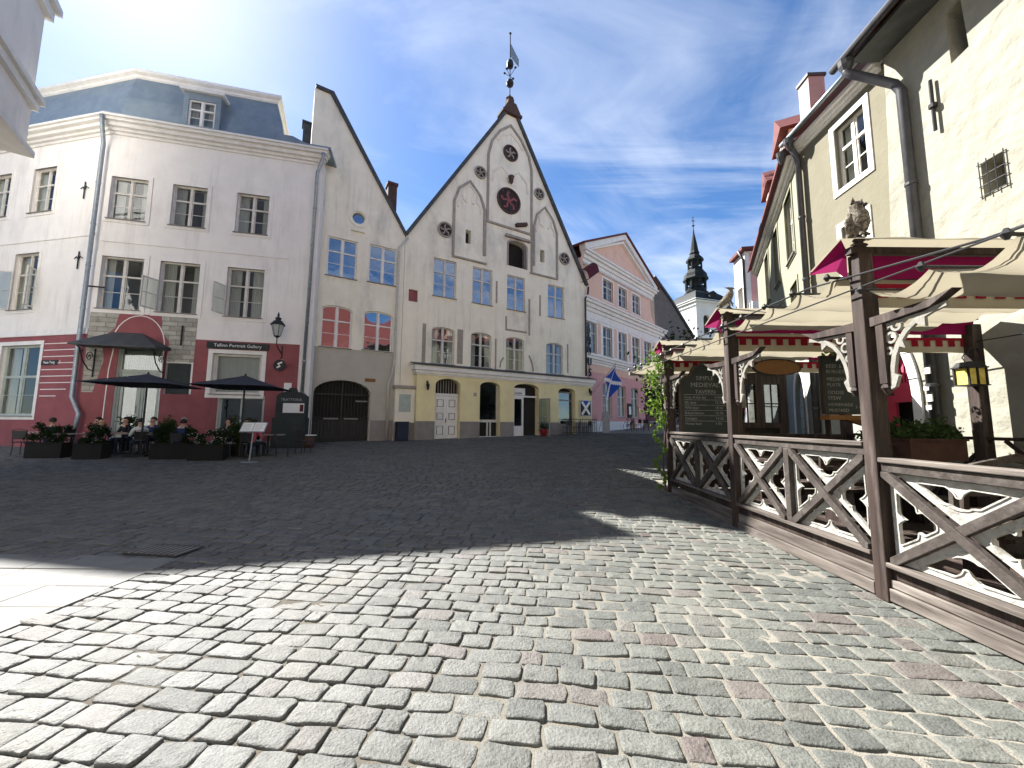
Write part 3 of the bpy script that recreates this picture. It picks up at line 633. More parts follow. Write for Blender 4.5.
    E_, F_ = (.85, -.03, 5.18), (1.8, -.03, 5.18)
    m.add([A, B_, C_, D_, E_, F_, (.05, -1.0, 4.45), (2.85, -1.0, 4.45), (2.85, -.03, 4.5), (.05, -.03, 4.5)], [(0, 1, 5, 4), (0, 4, 3), (1, 2, 5), (6, 9, 8, 7), (0, 6, 7, 1), (1, 7, 8, 2), (3, 9, 6, 0), (2, 8, 9, 3, 4, 5)])
    ca = obj('door_canopy', m, 'slate', b)
    for x in (.3, 2.68):
        m = MB(); m.tube([(x, -.05, 3.3), (x, -.05, 4.45)], .022, 6); m.tube([(x, -.92, 4.42), (x, -.8, 4.36), (x, -.6, 3.9), (x, -.3, 3.6), (x, -.05, 3.55)], .022, 6)
        m.tube([(x, -.3 + .18 * (1 - i / 16) * math.cos(i * .7), 4.1 + .2 * (1 - i / 18) * math.sin(i * .7)) for i in range(16)], .017, 6)
        m.tube([(x, -.72 + .09 * (1 - i / 14) * math.cos(i * .8), 4.25 + .09 * (1 - i / 14) * math.sin(i * .8)) for i in range(12)], .012, 6); obj('scroll_bracket', m, 'black', ca)
    # dark side window, gallery window + sign
    p = MB(); p.box(2.76, 3.6, .06, .12, 2.72, 3.98); obj('side_window', p, 'chalk', b)
    window(b, 4.38, 6.25, 2.75, 4.5, surround=.17, sm='white', fr='frame', trans=0, cols=1, bars=0, bw=.1, curtain=False, name='shop_window')
    p = MB(); p.box(4.4, 6.2, .3, .32, 2.77, 4.48); obj('window_blind', p, 'curtain', b)
    s = MB(); s.box(4.15, 6.5, -.09, -.03, 4.70, 4.98); sg = obj('shop_sign', s, 'chalk', b)
    text('Tallinn Portrait Gallery', .195, 'lettering', 'white', sg, (5.32, -.095, 4.84))
    d = MB(); d.box(4.72, 4.82, .1, .2, .3, 2.64); d.box(6.36, 6.45, .1, .2, .3, 2.64); d.box(4.82, 6.36, .1, .2, 2.55, 2.64); d.box(5.52, 5.6, .1, .2, .3, 2.55); d.box(4.82, 6.36, .11, .19, .3, .8)
    do = obj('shop_door', d, 'framegreen', b); p = MB(); p.box(4.8, 6.38, .14, .16, .8, 2.56); obj('pane', p, 'glass', do, fix=False)
    s = MB(); s.box(7.2, 7.5, -.05, -.026, 2.9, 3.3); obj('paper_notice', s, 'paper', b)
    s = MB(); s.box(-2.3, -1.42, -.055, -.036, 3.82, 4.02); sg = obj('street_sign', s, 'chalk', b, rz=B0); text('Vana Turg', .15, 'lettering', 'white', sg, (-1.86, -.06, 3.92)); text('1', .2, 'house_number', 'white', sg, (-1.3, -.042, 3.92))
    s = MB(); s.box(.25, 7.7, -.08, -.026, .2, .75); obj('plinth', s, 'plinth', b)
    return b
corner_house()

# ============================================================ half-gabled house with the gate
def gate_house():
    b = thing('gabled_house', 'cream house under a steep half gable with dark arched carriage gate', 'building', (-5.85, 20.02, 0), R(30.9))
    ws = [(-3.78, -2.4, 8.73, 10.72, 0), (-1.83, -.42, 8.78, 10.80, 0), (-3.87, -2.48, 5.19, 7.26, .22), (-1.95, -.5, 5.22, 7.28, .22)]
    gate = archrect(-4.0, -1.45, 0, 3.62, .62, 14)
    oc = arc(-2.42, 12.0, .3, 0, 330, 11)
    w = MB(); w.wall([(-4.75, 0), (-.02, 0), (-.02, 11.72), (-4.0, 18.15), (-4.75, 18.15)], [archrect(*q[:4], q[4]) if q[4] else rect(*q[:4]) for q in ws] + [gate, oc], 0, .55, [.5] * 4 + [.5, .35]); obj('wall', w, ['b2', 'inside'], b)
    s = MB(); gx = [(x, z) for x, z in archrect(-4.0, -1.45, 1.72, 3.62, .62, 14)]
    top = [(-4.0, 3.0)] + [(-2.725 - 1.275 * math.cos(PI * i / 14), 3.0 + .62 * math.sin(PI * i / 14)) for i in range(1, 14)] + [(-1.45, 3.0)]
    s.prism([(-4.72, 1.7), (-4.002, 1.7)] + top + [(-1.448, 1.7), (-.3, 1.7), (-.3, 5.16), (-4.72, 5.16)], -.013, 0)
    obj('painted_ground_floor', s, 'greige', b)
    s = MB(); s.box(-4.7, -4.02, -.03, 0, .2, 1.698); s.box(-1.43, -.3, -.03, 0, .2, 1.698); obj('plinth', s, 'plinth', b)
    for q in ws: window(b, *q[:4], rise=q[4], glass='glassblue', y=.1, fr='white', surround=0, bars=1, curtain=False)
    # gate with vertical bars
    m = MB()
    for i in range(17):
        x = -3.92 + i * .15; zt = 3.0 + .6 * math.sqrt(max(0, 1 - ((x + 2.725) / 1.275) ** 2)); m.tube([(x, .3, .55), (x, .3, zt)], .018, 6)
    for z in (.8, 1.75, 2.9): m.box(-3.98, -1.47, .27, .33, z, z + .07)
    m.box(-3.98, -1.47, .32, .36, .55, 1.7); m.box(-2.76, -2.69, .26, .34, .55, 3.6)
    gt = obj('gate', m, 'black', b); m = MB(); m.box(-3.5, -2.85, .24, .27, 1.72, 1.79); m.box(-2.6, -1.95, .24, .27, 1.72, 1.79); m.box(-2.1, -1.55, .24, .27, 2.6, 2.67); obj('gate_latch', m, 'sill', gt)
    s = MB(); s.ribbon(arc(-2.42, 12.0, .42, 0, 360, 20)[:-1], .13, -.05, 0, closed=True); s.prism([(-2.75, 11.25), (-2.1, 11.25), (-2.2, 11.45), (-2.65, 11.45)], -.12, 0); obj('oculus_surround', s, 'b2', b)
    s = MB(); s.prism(arc(-2.42, 11.95, .27, 0, 330, 11), .1, .12); obj('oculus_pane', s, 'glassblue', b)
    # rear body and roof
    r = MB(); r.prism([(-4.72, .2), (-.03, .2), (-.03, 11.6), (-4.0, 17.9), (-4.72, 17.9)], .56, 9); obj('rear_wall', r, 'b2', b)
    r = MB(); r.prism([(-.0, 11.62), (.05, 11.8), (-3.9, 18.28), (-4.72, 18.3), (-4.72, 18.15), (-4.05, 18.13)], -.12, .56); obj('gable_verge', r, 'slate', b)
    r = MB(); r.prism([(-.05, 11.66), (.0, 11.82), (-4.0, 18.22), (-4.74, 18.22), (-4.74, 18.0), (-4.05, 18.0)], .565, 9.2); obj('roof', r, 'slate', b)
    c = MB(); c.box(-5.15, -4.78, .1, .6, 14.2, 16.2); c.box(-5.2, -4.77, .05, .65, 16.2, 16.3); obj('chimney', c, 'slate', b)
    c = MB(); c.box(-.75, -.25, 1.3, 1.9, 11.0, 15.2); c.box(-.8, -.2, 1.25, 1.95, 15.2, 15.35); obj('chimney', c, 'brickdark', b)
    pipe(b, [(.1, -.12, 11.55), (-.35, -.14, 10.9), (-.38, -.14, 4.6), (-.5, -.14, 3.9), (-.62, -.14, 3.6), (-.62, -.14, .8)], 'pipecream', .06)
    s = MB(); s.box(-1.75, -1.25, -.04, -.014, 3.62, 3.78); obj('name_plate', s, 'oval', b)
    # small annex pier with plaque
    s = MB(); s.box(-.3, .72, -.3, -.0, .2, 3.35); obj('porch_pier', s, 'b2', b)
    s = MB(); s.box(-.32, .74, -.33, -.301, .2, 1.6); obj('plinth', s, 'plinth', b)
    s = MB(); s.box(-.38, .74, -.42, 0, 3.352, 3.5); obj('ledge', s, 'mould', b)
    s = MB(); s.box(-.1, .5, -.33, -.302, 2.15, 3.05); obj('plaque', s, 'framegreen', b)
    s = MB(); s.box(-4.55, -3.6, -.02, .005, 11.0, 11.45); 
    return b
gate_house()

# ============================================================ big gabled guild house
def gable_house():
    b = thing('gabled_house', 'tall steep-gabled cream house with yellow arcaded ground floor and weather vane', 'building', (-5.85, 20.02, 0), R(30.9))
    X = lambda z: (z - 11.7) / (21.6 - 11.7)
    c = [(1.63, 3.0), (4.03, 5.36), (6.4, 7.74), (9.54, 10.9)]; d = [(1.62, 2.98), (4.0, 5.35), (6.36, 7.69), (9.4, 10.79)]
    holes = [rect(a, b_, 8.68, 10.9) for a, b_ in c] + [archrect(a, b_, 4.86, 6.94, .2) for a, b_ in d]
    hd = [.5] * 8
    hatch = archrect(6.42, 7.85, 11.5, 13.25, .3); holes.append(hatch); hd.append(.5)
    for x, z in ((3.7, 12.63), (9.1, 12.72)): holes.append(rect(x - .17, x + .17, z - .42, z + .42)); hd.append(.4)
    holes.append(rect(.28, .78, 8.12, 8.78)); hd.append(.12)
    w = MB(); w.wall([(0, 0), (12.9, 0), (12.9, 11.5), (6.95, 21.75), (6.2, 21.75), (0, 11.72)], holes, 0, .55, hd); obj('wall', w, ['b3', 'inside'], b)
    for a, b_ in c: window(b, a, b_, 8.68, 10.9, glass='glassblue', y=.1, surround=0, bars=1, curtain=False)
    for a, b_ in d: window(b, a, b_, 4.86, 6.94, rise=.2, y=.1, glass='glass', surround=0, bars=1)
    s = MB(); s.box(.3, .76, .1, .11, 8.14, 8.76); obj('blocked_window', s, 'redwall', b)
    # stone window frames / cracks / strips
    m = MB()
    m.ribbon(archrect(6.42, 7.85, 11.5, 13.25, .3)[1:] + [(6.42, 11.5)], .12, -.03, -.002)
    m.box(6.2, 8.05, -.2, 0, 13.32, 13.42); m.box(6.25, 8.0, -.12, 0, 13.42, 13.52)
    obj('hatch_surround', m, 'mould', b)
    m = MB(); m.box(6.46, 6.54, .2, .28, 11.55, 13.1); m.box(7.7, 7.78, .15, .25, 11.55, 13.1); m.box(7.15, 7.72, .05, .1, 11.55, 12.9, Matrix.Translation((7.7, .1, 0)) @ Matrix.Rotation(R(60), 4, 'Z') @ Matrix.Translation((-7.7, -.1, 0))); obj('hatch_shutter', m, 'plinth', b)
    m = MB()
    for x0, x1, z0, z1 in ((5.6, 5.72, 8.9, 10.3), (8.0, 8.14, 7.2, 9.6), (8.85, 8.97, 8.6, 10.0), (3.15, 3.5, 4.95, 6.95), (1.1, 1.3, 4.8, 7.0), (5.6, 5.7, 4.8, 6.7), (11.15, 11.25, 5.0, 7.0)): m.box(x0, x1, -.014, 0, z0, z1)
    m.box(6.3, 7.9, -.014, 0, 7.3, 7.42); m.box(6.3, 6.42, -.015, 0, 7.42, 8.2); m.ribbon([(5.95, 4.95), (6.0, 5.3), (6.2, 5.6)], .1, -.014, 0); m.ribbon([(8.05, 5.9), (8.3, 5.4), (8.4, 4.9)], .12, -.014, 0)
    obj('wall_strip', m, 'mould', b)
    # gable mouldings
    m = MB(); W = .15
    m.ribbon([(4.95, 14.0), (4.95, 18.4)], W, -.07, 0); m.ribbon([(8.2, 14.0), (8.2, 18.4)], W, -.07, 0)
    m.ribbon([(4.95, 18.4), (5.2, 19.4), (5.75, 20.3), (6.55, 21.0), (7.35, 20.3), (7.95, 19.4), (8.2, 18.4)], W, -.071, 0)
    m.ribbon([(4.88, 13.95), (8.28, 13.95)], .12, -.1, 0)
    m.ribbon([(2.75, 11.25), (2.75, 14.6), (3.05, 15.5), (3.75, 16.15), (4.45, 15.4), (4.75, 14.6), (4.75, 11.7)], W, -.07, 0)
    m.ribbon([(8.4, 11.9), (8.4, 14.6), (8.65, 15.5), (9.3, 16.2), (10.0, 15.4), (10.3, 14.6), (10.3, 11.4)], W, -.07, 0)
    m.ribbon([(2.7, 11.2), (4.9, 11.2)], .1, -.1, 0); m.ribbon([(8.1, 11.35), (10.35, 11.35)], .1, -.1, 0); m.ribbon([(2.2, 12.3), (2.2, 11.9)], .0001, -.01, 0)
    m.ribbon([(4.8, 11.7), (4.8, 13.95)], .13, -.071, 0); m.ribbon([(8.22, 11.4), (8.22, 13.95)], .13, -.071, 0)
    obj('gable_moulding', m, 'mould', b)
    # inner tracery, raised in wall colour
    m = MB()
    for cx, z0, s_ in ((3.75, 15.3, 1), (9.35, 15.3, 1)):
        m.ribbon([(cx - .75, z0 - 1.0), (cx - .72, z0 - .6), (cx - .45, z0 - .35), (cx - .2, z0 - .55)], .12, -.045, 0); m.ribbon([(cx + .75, z0 - 1.0), (cx + .72, z0 - .6), (cx + .45, z0 - .35), (cx + .2, z0 - .55)], .12, -.045, 0)
        m.ribbon([(cx - .45, z0 - .3), (cx - .5, z0 + .1), (cx - .2, z0 + .45), (cx, z0 + .6), (cx + .2, z0 + .45), (cx + .5, z0 + .1), (cx + .45, z0 - .3)], .12, -.045, 0)
    m.ribbon([(5.25, 16.7), (5.35, 17.4), (5.9, 17.95), (6.45, 17.5), (6.55, 17.0), (6.65, 17.5), (7.2, 17.95), (7.8, 17.4), (7.9, 16.7)], .13, -.045, 0)
    m.ribbon([(5.6, 19.6), (6.0, 20.1), (6.55, 20.45), (7.1, 20.1), (7.5, 19.6)], .13, -.045, 0)
    obj('gable_tracery', m, 'niche', b)
    # roundels
    for x, z, r_ in ((6.55, 19.05, .5), (6.45, 15.75, .82), (4.42, 16.95, .36), (8.82, 17.0, .36), (2.25, 12.65, .42), (10.95, 12.95, .4)):
        m = MB(); m.prism(arc(x, z, r_, 0, 360, 24)[:-1], -.03, 0); ro = obj('roundel', m, 'wooddark', b)
        k = MB(); k.ribbon(arc(x, z, r_, 0, 360, 24)[:-1], .09, -.09, -.001, closed=True); obj('roundel_ring', k, 'mould' if r_ < .45 else 'brickdark', ro)
        k = MB(); n = 5
        for i in range(n):
            a = 2 * PI * i / n + .3; k.ribbon([(x + r_ * .2 * math.cos(a), z + r_ * .2 * math.sin(a)), (x + r_ * .5 * math.cos(a + .35), z + r_ * .5 * math.sin(a + .35)), (x + r_ * .75 * math.cos(a), z + r_ * .75 * math.sin(a))], r_ * .16, -.06, -.031)
        k.prism(arc(x, z, r_ * .17, 0, 330, 10), -.075, -.031); obj('roundel_relief', k, 'mould' if r_ < .8 else 'redwall', ro)
    # lantern corbel and small hood
    m = MB(); m.lathe([(.03, -.32), (.13, -.2), (.17, .12), (.2, .14), (.2, .2), (.05, .25)], (6.52, -.2, 17.15), 8); obj('wall_corbel', m, 'brickdark', b)
    m = MB(); m.box(-.42, .42, -.25, 0, -.1, .1, Matrix.Translation((7.35, -.01, 14.35)) @ Matrix.Rotation(R(-18), 4, 'Y')); obj('small_hood', m, 'brickdark', b)
    # verge, body, roof
    r = MB(); r.prism([(12.8, 11.42), (13.05, 11.45), (7.08, 21.82), (6.92, 21.75)], -.16, .5); r.prism([(.1, 11.74), (-.06, 11.84), (6.08, 21.9), (6.24, 21.75)], -.161, .5); obj('gable_verge', r, 'slate', b)
    r = MB(); r.prism([(.02, .2), (12.88, .2), (12.88, 11.3), (6.57, 21.6), (.02, 11.5)], .56, 14); obj('rear_wall', r, 'b3', b)
    r = MB(); r.prism([(-.02, 11.52), (-.1, 11.72), (6.57, 21.95), (13.15, 11.4), (13.0, 11.2), (6.57, 21.62)], .565, 14.2); obj('roof', r, 'tile', b)
    # finial with weather vane
    m = MB(); m.box(5.85, 7.3, -.25, .6, 21.7, 21.86); m.prism([(5.9, 21.862), (7.25, 21.862), (6.85, 22.55), (6.3, 22.55)], -.2, .55); m.box(6.35, 6.8, -.02, .4, 22.551, 22.95); m.lathe([(.24, 0), (.28, .1), (.12, .2), (.04, .45)], (6.57, .18, 22.95), 10); obj('gable_cap', m, 'brickdark', b)
    fi = MB(); fi.tube([(6.57, .18, 23.2), (6.57, .18, 27.9)], .035, 6); fi.lathe([(.02, -.28), (.22, -.15), (.26, 0), (.22, .15), (.02, .28)], (6.57, .18, 24.2), 12); fi.lathe([(.02, -.25), (.2, -.2), (.24, 0), (.2, .2), (.02, .25)], (6.57, .18, 25.6), 12); fi.lathe([(.02, -.09), (.09, 0), (.02, .09)], (6.57, .18, 27.9), 10)
    for k in range(4):
        a = PI / 2 * k + .5; q = (6.57 + .42 * math.cos(a), .18 + .42 * math.sin(a), 24.9 + .25 * (k % 2)); fi.tube([(6.57, .18, 24.7), q], .018, 5); fi.lathe([(.01, -.09), (.09, 0), (.01, .09)], q, 8)
    fo = obj('finial', fi, 'black', b); v = MB(); v.prism([(6.6, 26.2), (6.6, 27.15), (7.25, 26.3), (7.25, 25.75)], .165, .195); obj('weather_vane', v, 'pipe', fo)
    # ground-floor arcade, projecting
    o = [archrect(1.76, 3.2, 0, 4.0, .35), archrect(4.4, 5.72, 0, 3.98, .28), archrect(6.66, 8.5, 0, 4.02, .3), archrect(10.02, 11.4, 0, 3.92, .25)]
    w = MB()
    hs = []
    for q in o: hs.append([(x, z if z > 0 else .35) for x, z in q])
    w.wall([(.74, .1), (12.86, .1), (12.86, 4.12), (.74, 4.12)], hs, -.5, .49, [.46] * 4); obj('arcade_wall', w, ['yellow', 'inside'], b)
    s = MB()
    for a, b_ in ((.72, 1.75), (3.21, 4.39), (5.73, 6.65), (8.51, 10.01), (11.41, 12.88)): s.box(a, b_, -.53, -.501, .3, 1.68)
    obj('plinth', s, 'plinth', b)
    s = MB(); s.box(.68, 12.92, -.54, 0, 4.122, 4.2); s.box(.62, 12.98, -.6, 0, 4.202, 4.36); s.box(.55, 13.05, -.7, 0, 4.362, 4.6); obj('arcade_cornice', s, 'white', b)
    s = MB(); s.add([(.5, -.78, 4.603), (13.1, -.78, 4.603), (13.1, -.0, 4.80), (.5, -.0, 4.80), (.5, -.78, 4.64), (13.1, -.78, 4.64), (13.1, 0, 4.84), (.5, 0, 4.84)], [(0, 3, 2, 1), (4, 5, 6, 7), (0, 1, 5, 4), (1, 2, 6, 5), (2, 3, 7, 6), (3, 0, 4, 7)]); obj('arcade_roof', s, 'slate', b)
    # door 1: panelled double door with barred fanlight
    s = MB(); s.box(1.78, 3.18, -.2, -.12, .72, 3.05); s.box(1.78, 3.18, -.22, -.1, 3.06, 3.2)
    for a in (1.84, 2.52):
        for z0, z1 in ((.85, 1.55), (1.65, 2.25), (2.35, 2.98)):
            for k, e in enumerate((0, .09, .17)): s.box(a + e, a + .6 - e, -.225 - .012 * k, -.2, z0 + e, z1 - e)
    do = obj('double_door', s, 'white', b); s = MB()
    for i in range(9): s.tube([(1.86 + i * .155, -.17, 3.2), (1.86 + i * .155, -.17, 3.92)], .02, 5)
    obj('fanlight_bars', s, 'mould', do)
    s = MB()
    for a in (1.84, 2.52):
        for z0, z1 in ((.85, 1.55), (1.65, 2.25), (2.35, 2.98)): s.ribbon([(a + .13, z0 + .13), (a + .47, z0 + .13), (a + .47, z1 - .13), (a + .13, z1 - .13)], .03, -.262, -.2495, closed=True)
    obj('door_moulding', s, 'brickdark', do)
    s = MB(); s.tube([(2.48, -.24, 1.6), (2.48, -.26, 1.85)], .02, 6); obj('handle', s, 'black', do)
    # bay 2: dark shop window above low hatch
    s = MB(); s.box(4.42, 5.7, -.2, -.15, 1.65, 1.8); s.box(4.42, 4.5, -.2, -.15, 1.8, 3.8); s.box(5.62, 5.7, -.2, -.15, 1.8, 3.8); s.box(4.42, 5.7, -.25, -.1, .75, .85)
    s.box(4.42, 4.5, -.22, -.15, .85, 1.65); s.box(5.0, 5.08, -.22, -.15, .85, 1.65); s.box(5.2, 5.28, -.22, -.15, .85, 1.65); sw = obj('shop_window', s, 'frame', b)
    p = MB(); p.box(4.5, 5.62, -.185, -.175, 1.8, 3.9); obj('pane', p, 'glass', sw, fix=False)
    # bay 3: open white door and leaf, awning board
    s = MB(); s.box(6.7, 6.82, -.3, -.2, .8, 3.2); s.box(7.35, 7.47, -.3, -.2, .8, 3.2); s.box(6.82, 7.35, -.3, -.2, 3.08, 3.2); s.box(6.82, 7.35, -.3, -.2, .8, 1.45); s.box(6.68, 8.48, -.28, -.18, 3.2, 3.3)
    dd = obj('white_door', s, 'white', b); p = MB(); p.box(6.82, 7.35, -.26, -.24, 1.45, 3.08); obj('pane', p, 'glass', dd, fix=False)
    s = MB(); s.box(6.7, 7.6, -.27, -.25, 3.32, 3.75); fb = obj('fascia_board', s, 'white', b); text('GALERII', .16, 'lettering', 'chalk', fb, (7.1, -.275, 3.42))
    T = Matrix.Translation((8.48, -.5, 0)) @ Matrix.Rotation(R(-70), 4, 'Z')
    s = MB(); s.box(-.0, .06, 0, .05, .85, 3.15, T); s.box(.74, .8, 0, .05, .85, 3.15, T); s.box(.06, .74, 0, .05, 3.05, 3.15, T); s.box(.06, .74, 0, .05, .85, 1.3, T); s.box(.06, .74, 0, .05, 2.0, 2.06, T); ol = obj('open_door_leaf', s, 'mould', b)
    p = MB(); p.box(.06, .74, .02, .03, 1.3, 3.05, T); obj('pane', p, 'glass', ol, fix=False)
    # bay 4: dark recess with bars
    s = MB(); s.box(10.05, 10.13, -.2, -.14, .9, 3.7); s.box(11.3, 11.38, -.2, -.14, .9, 3.7); s.box(10.13, 11.3, -.2, -.14, 3.1, 3.18); s.box(10.13, 11.3, -.2, -.14, 3.6, 3.7); s.box(10.05, 11.38, -.16, -.1, .8, 1.6); sw = obj('shop_window', s, 'plinth', b)
    p = MB(); p.box(10.13, 11.3, -.185, -.175, 1.6, 3.6); obj('pane', p, 'glass', sw, fix=False)
    for x, z in ((1.28, 3.55), (12.62, 3.75)):
        s = MB(); s.box(x - .03, x + .03, -.62, -.5, z - .05, z + .25); s.lathe([(.02, -.25), (.06, -.2), (.09, .05), (.03, .12)], (x, -.68, z), 8); obj('wall_sconce', s, 'black', b)
    s = MB(); s.box(4.0, 4.18, -.53, -.5, 3.1, 3.3); obj('number_plate', s, 'mould', b)
    pipe(b, [(13.0, -.15, 11.3), (12.95, -.15, 10.8), (12.7, -.15, 10.4), (12.7, -.15, 4.9)], 'pipedark', .07)
    return b
gable_house()
# framed saltire poster on the yellow wall, saltire flag
FB = Matrix.Translation((-5.85, 20.02, 0)) @ Matrix.Rotation(R(30.9), 4, 'Z')
def at3(u, y, z): return tuple(FB @ Vector((u, y, z)))
def saltire(par, w_, h, y, name='saltire_cross'):
    s = MB(); t = h * .09
    s.ribbon([(-w_ / 2 + t, -h / 2 + t * .6), (w_ / 2 - t, h / 2 - t * .6)], t * 2, y - .006, y); s.ribbon([(-w_ / 2 + t, h / 2 - t * .6), (w_ / 2 - t, -h / 2 + t * .6)], t * 2, y - .0055, y); return obj(name, s, 'white', par)
po = thing('saltire_poster', 'framed poster with white saltire on dark blue, on the yellow wall', 'poster', at3(12.22, -.60, 2.65), R(30.9))
s = MB(); s.box(-.5, .5, 0, .03, -.55, .55); obj('poster_frame', s, 'frame', po)
s = MB(); s.box(-.44, .44, -.012, -.001, -.49, .49); obj('poster_sheet', s, 'black', po)
s = MB(); s.prism([(-.40, .46), (.40, .46), (0, .05)], -.02, -.013); obj('blue_field', s, 'blue', po); saltire(po, .86, .95, -.021)
fl = thing('saltire_flag', 'blue flag with white diagonal cross on a slanting wall pole', 'flag', at3(12.95, -.5, 3.75), R(30.9))
s = MB(); s.tube([(0, 0, 0), (1.35, -.9, 2.0)], .022, 6); obj('flag_pole', s, 'mould', fl)
def flagmesh(uo, vo, uw, off, white):
    mb = MB(); n = 16; P = {}
    def pt(a, c):       # a along pole, c down the fly
        px = .62 + .70 * a; pz = .92 + 1.05 * a; py = -.42 - .47 * a
        dx = c * .42 + .06 * math.sin(c * 6 + a * 3); dz = -c * 1.45 + .10 * a * c; return (px + dx, py - .14 * math.sin(c * 5 + a * 2.5) + off, pz + dz)
    return pt, mb, n
pt, mb, n = flagmesh(0, 0, 0, 0, False)
mbw = MB()
for i in range(n):
    for j in range(n):
        a, a2, c_, c2 = i / n, (i + 1) / n, j / n, (j + 1) / n; am, cm = (a + a2) / 2, (c_ + c2) / 2
        q = [pt(a, c_), pt(a2, c_), pt(a2, c2), pt(a, c2)]; mb.cur = 1 if (abs(am - cm) < .11 or abs(am + cm - 1) < .11) else 0
        mb.add(q, [(0, 1, 2, 3)])
obj('flag_cloth', mb, ['blue', 'white'], fl, True, fix=False)

# ============================================================ pink neoclassical house
def pink_house():
    b = thing('town_house', 'pink and peach neoclassical house with pediment and tall windows', 'building', (7.02, 29.02, 0), R(46.2))
    b.scale = (1, 1, 1.035)
    up = [(-2.45, -1.08), (-.15, 1.22), (2.25, 3.62), (4.65, 6.0), (6.95, 8.35)]; tp = [(-.02, 1.5), (2.42, 3.84), (4.85, 6.25)]; lo_ = [(-.3, 1.06), (1.92, 3.26), (4.23, 5.55)]
    hs = [rect(a, c, 6.6, 8.78) for a, c in up] + [rect(a, c, 10.9, 12.5) for a, c in tp] + [rect(a, c, 2.1, 4.5) for a, c in lo_] + [rect(3.9, 4.9, .9, 1.75)]
    prof = [(-3.0, 0), (10.2, 0), (10.2, 10.5), (9.2, 10.7), (8.6, 11.4), (8.5, 13.2), (-3.0, 13.2)]
    w = MB(); w.wall(prof, hs, 0, .5); wl = obj('wall', w, ['peach', 'inside'], b)
    # coloured storeys as skins
    def skin(z0, z1, x0, x1, wins, m, name):
        s = MB(); xs = [x0] + [v for q in wins for v in q[:2]] + [x1]
        for i in range(0, len(xs), 2): s.box(xs[i], xs[i + 1], -.02, -.001, z0, z1)
        for q in wins:
            if z1 > q[3]: s.box(q[0] + .002, q[1] - .002, -.02, -.001, q[3], z1)
            if z0 < q[2]: s.box(q[0] + .002, q[1] - .002, -.02, -.001, z0, q[2])
        return obj(name, s, m, b)
    skin(10.6, 12.9, -2.6, 8.45, [(a, c, 10.9, 12.5) for a, c in tp], 'peach', 'upper_storey_render')
    skin(1.76, 5.19, -2.54, 6.78, [(a, c, 2.1, 4.5) for a, c in lo_], 'pink', 'lower_storey_render')
    skin(6.35, 9.0, -2.98, 10.18, [(a, c, 6.6, 8.78) for a, c in up], 'white', 'middle_storey_render')
    s = MB()
    for x in (-.9, -2.9, 1.55, 3.95, 6.3, 8.75): s.box(x, x + .42, -.035, -.021, 6.6, 8.9)
    obj('pilaster', s, 'peach', b)
    for a, c in up: window(b, a, c, 6.6, 8.78, y=.08, surround=.1, sm='white', bars=1, glass='glass')
    for a, c in tp: window(b, a, c, 10.9, 12.5, y=.08, surround=.14, sm='white', bars=1, glass='glass')
    for a, c in lo_: window(b, a, c, 2.1, 4.5, y=.12, surround=.0, bars=1, glass='glass')
    def corn(z, st, x0, x1, name, den=None):
        s = MB()
        for h, pj in st: s.box(x0 - pj * .3, x1 + pj, -pj, -.0005, z, z + h - .003); z += h
        o = obj(name, s, 'white', b)
        if den:
            d = MB(); x = x0
            while x < x1: d.box(x, x + .12, -den[1], -.02, den[0], den[0] + .16); x += .26
            obj('dentils', d, 'white', o)
    corn(5.75, [(.18, .07), (.15, .16), (.2, .28), (.1, .36)], -3, 10.2, 'string_cornice')
    s = MB(); s.box(-3.0, 10.2, -.03, -.001, 5.2, 5.748); obj('frieze', s, 'peach', b)
    corn(9.0, [(.5, .05), (.25, .14), (.25, .28), (.2, .45), (.12, .55)], -3, 10.6, 'main_cornice')
    corn(12.9, [(.25, .1), (.25, .24), (.2, .42), (.14, .55)], -2.9, 8.7, 'pediment_base', (12.7, .22))
    # pediment
    s = MB(); s.prism([(-2.7, 13.75), (8.3, 13.75), (2.9, 16.4)], -.05, .3); pd = obj('pediment', s, 'peach', b)
    s = MB(); s.ribbon([(-3.2, 13.78), (2.9, 16.6), (9.0, 13.78)], .42, -.5, .0); s.ribbon([(-2.2, 14.0), (2.9, 16.2), (8.0, 14.0)], .2, -.3, -.05); obj('raking_cornice', s, 'white', pd)
    s = MB(); s.ribbon([(-3.5, 13.95), (2.9, 16.9), (9.4, 13.95)], .14, -.62, 9); obj('roof', s, 'tile', b)
    r = MB(); r.prism(prof[:1] + [(10.18, 0), (10.18, 10.4), (8.5, 13.1), (2.9, 16.0), (-2.9, 13.1)], .51, 9); obj('rear_wall', r, 'peach', b)
    s = MB(); s.box(-3.0, 3.8, -.06, -.001, .6, 1.75); s.box(5.0, 10.2, -.06, -.001, .6, 1.6); obj('plinth', s, 'white', b)
    s = MB(); s.box(6.8, 9.6, -.04, -.001, 1.3, 4.6); dp = obj('dark_red_door', s, 'brickdark', b); s = MB(); s.box(7.0, 9.4, -.07, -.042, 1.35, 4.2); obj('door_leaf', s, 'darkred', dp)
    s = MB()
    for i in range(5): s.box(5.9 + i * .22, 9.9, -1.6 + i * .3, -.06, 1.2 + i * .13, 1.325 + i * .13)
    obj('entrance_steps', s, 'plinth', b)
    # projecting vertical letter sign on its left edge
    s = MB(); s.box(-3.0, -2.55, -.06, -.002, 1.2, 10.4); obj('corner_pilaster', s, 'peach', b)
    return b
pink_house()
def PBm(u, y, z): return tuple(Matrix.Translation((7.02, 29.02, 0)) @ Matrix.Rotation(R(46.2), 4, 'Z') @ Vector((u, y, z)))
ls = thing('vertical_sign', 'column of black letters hanging between the gabled and pink houses', 'sign', PBm(-2.72, -.3, 8.15), R(46.2))
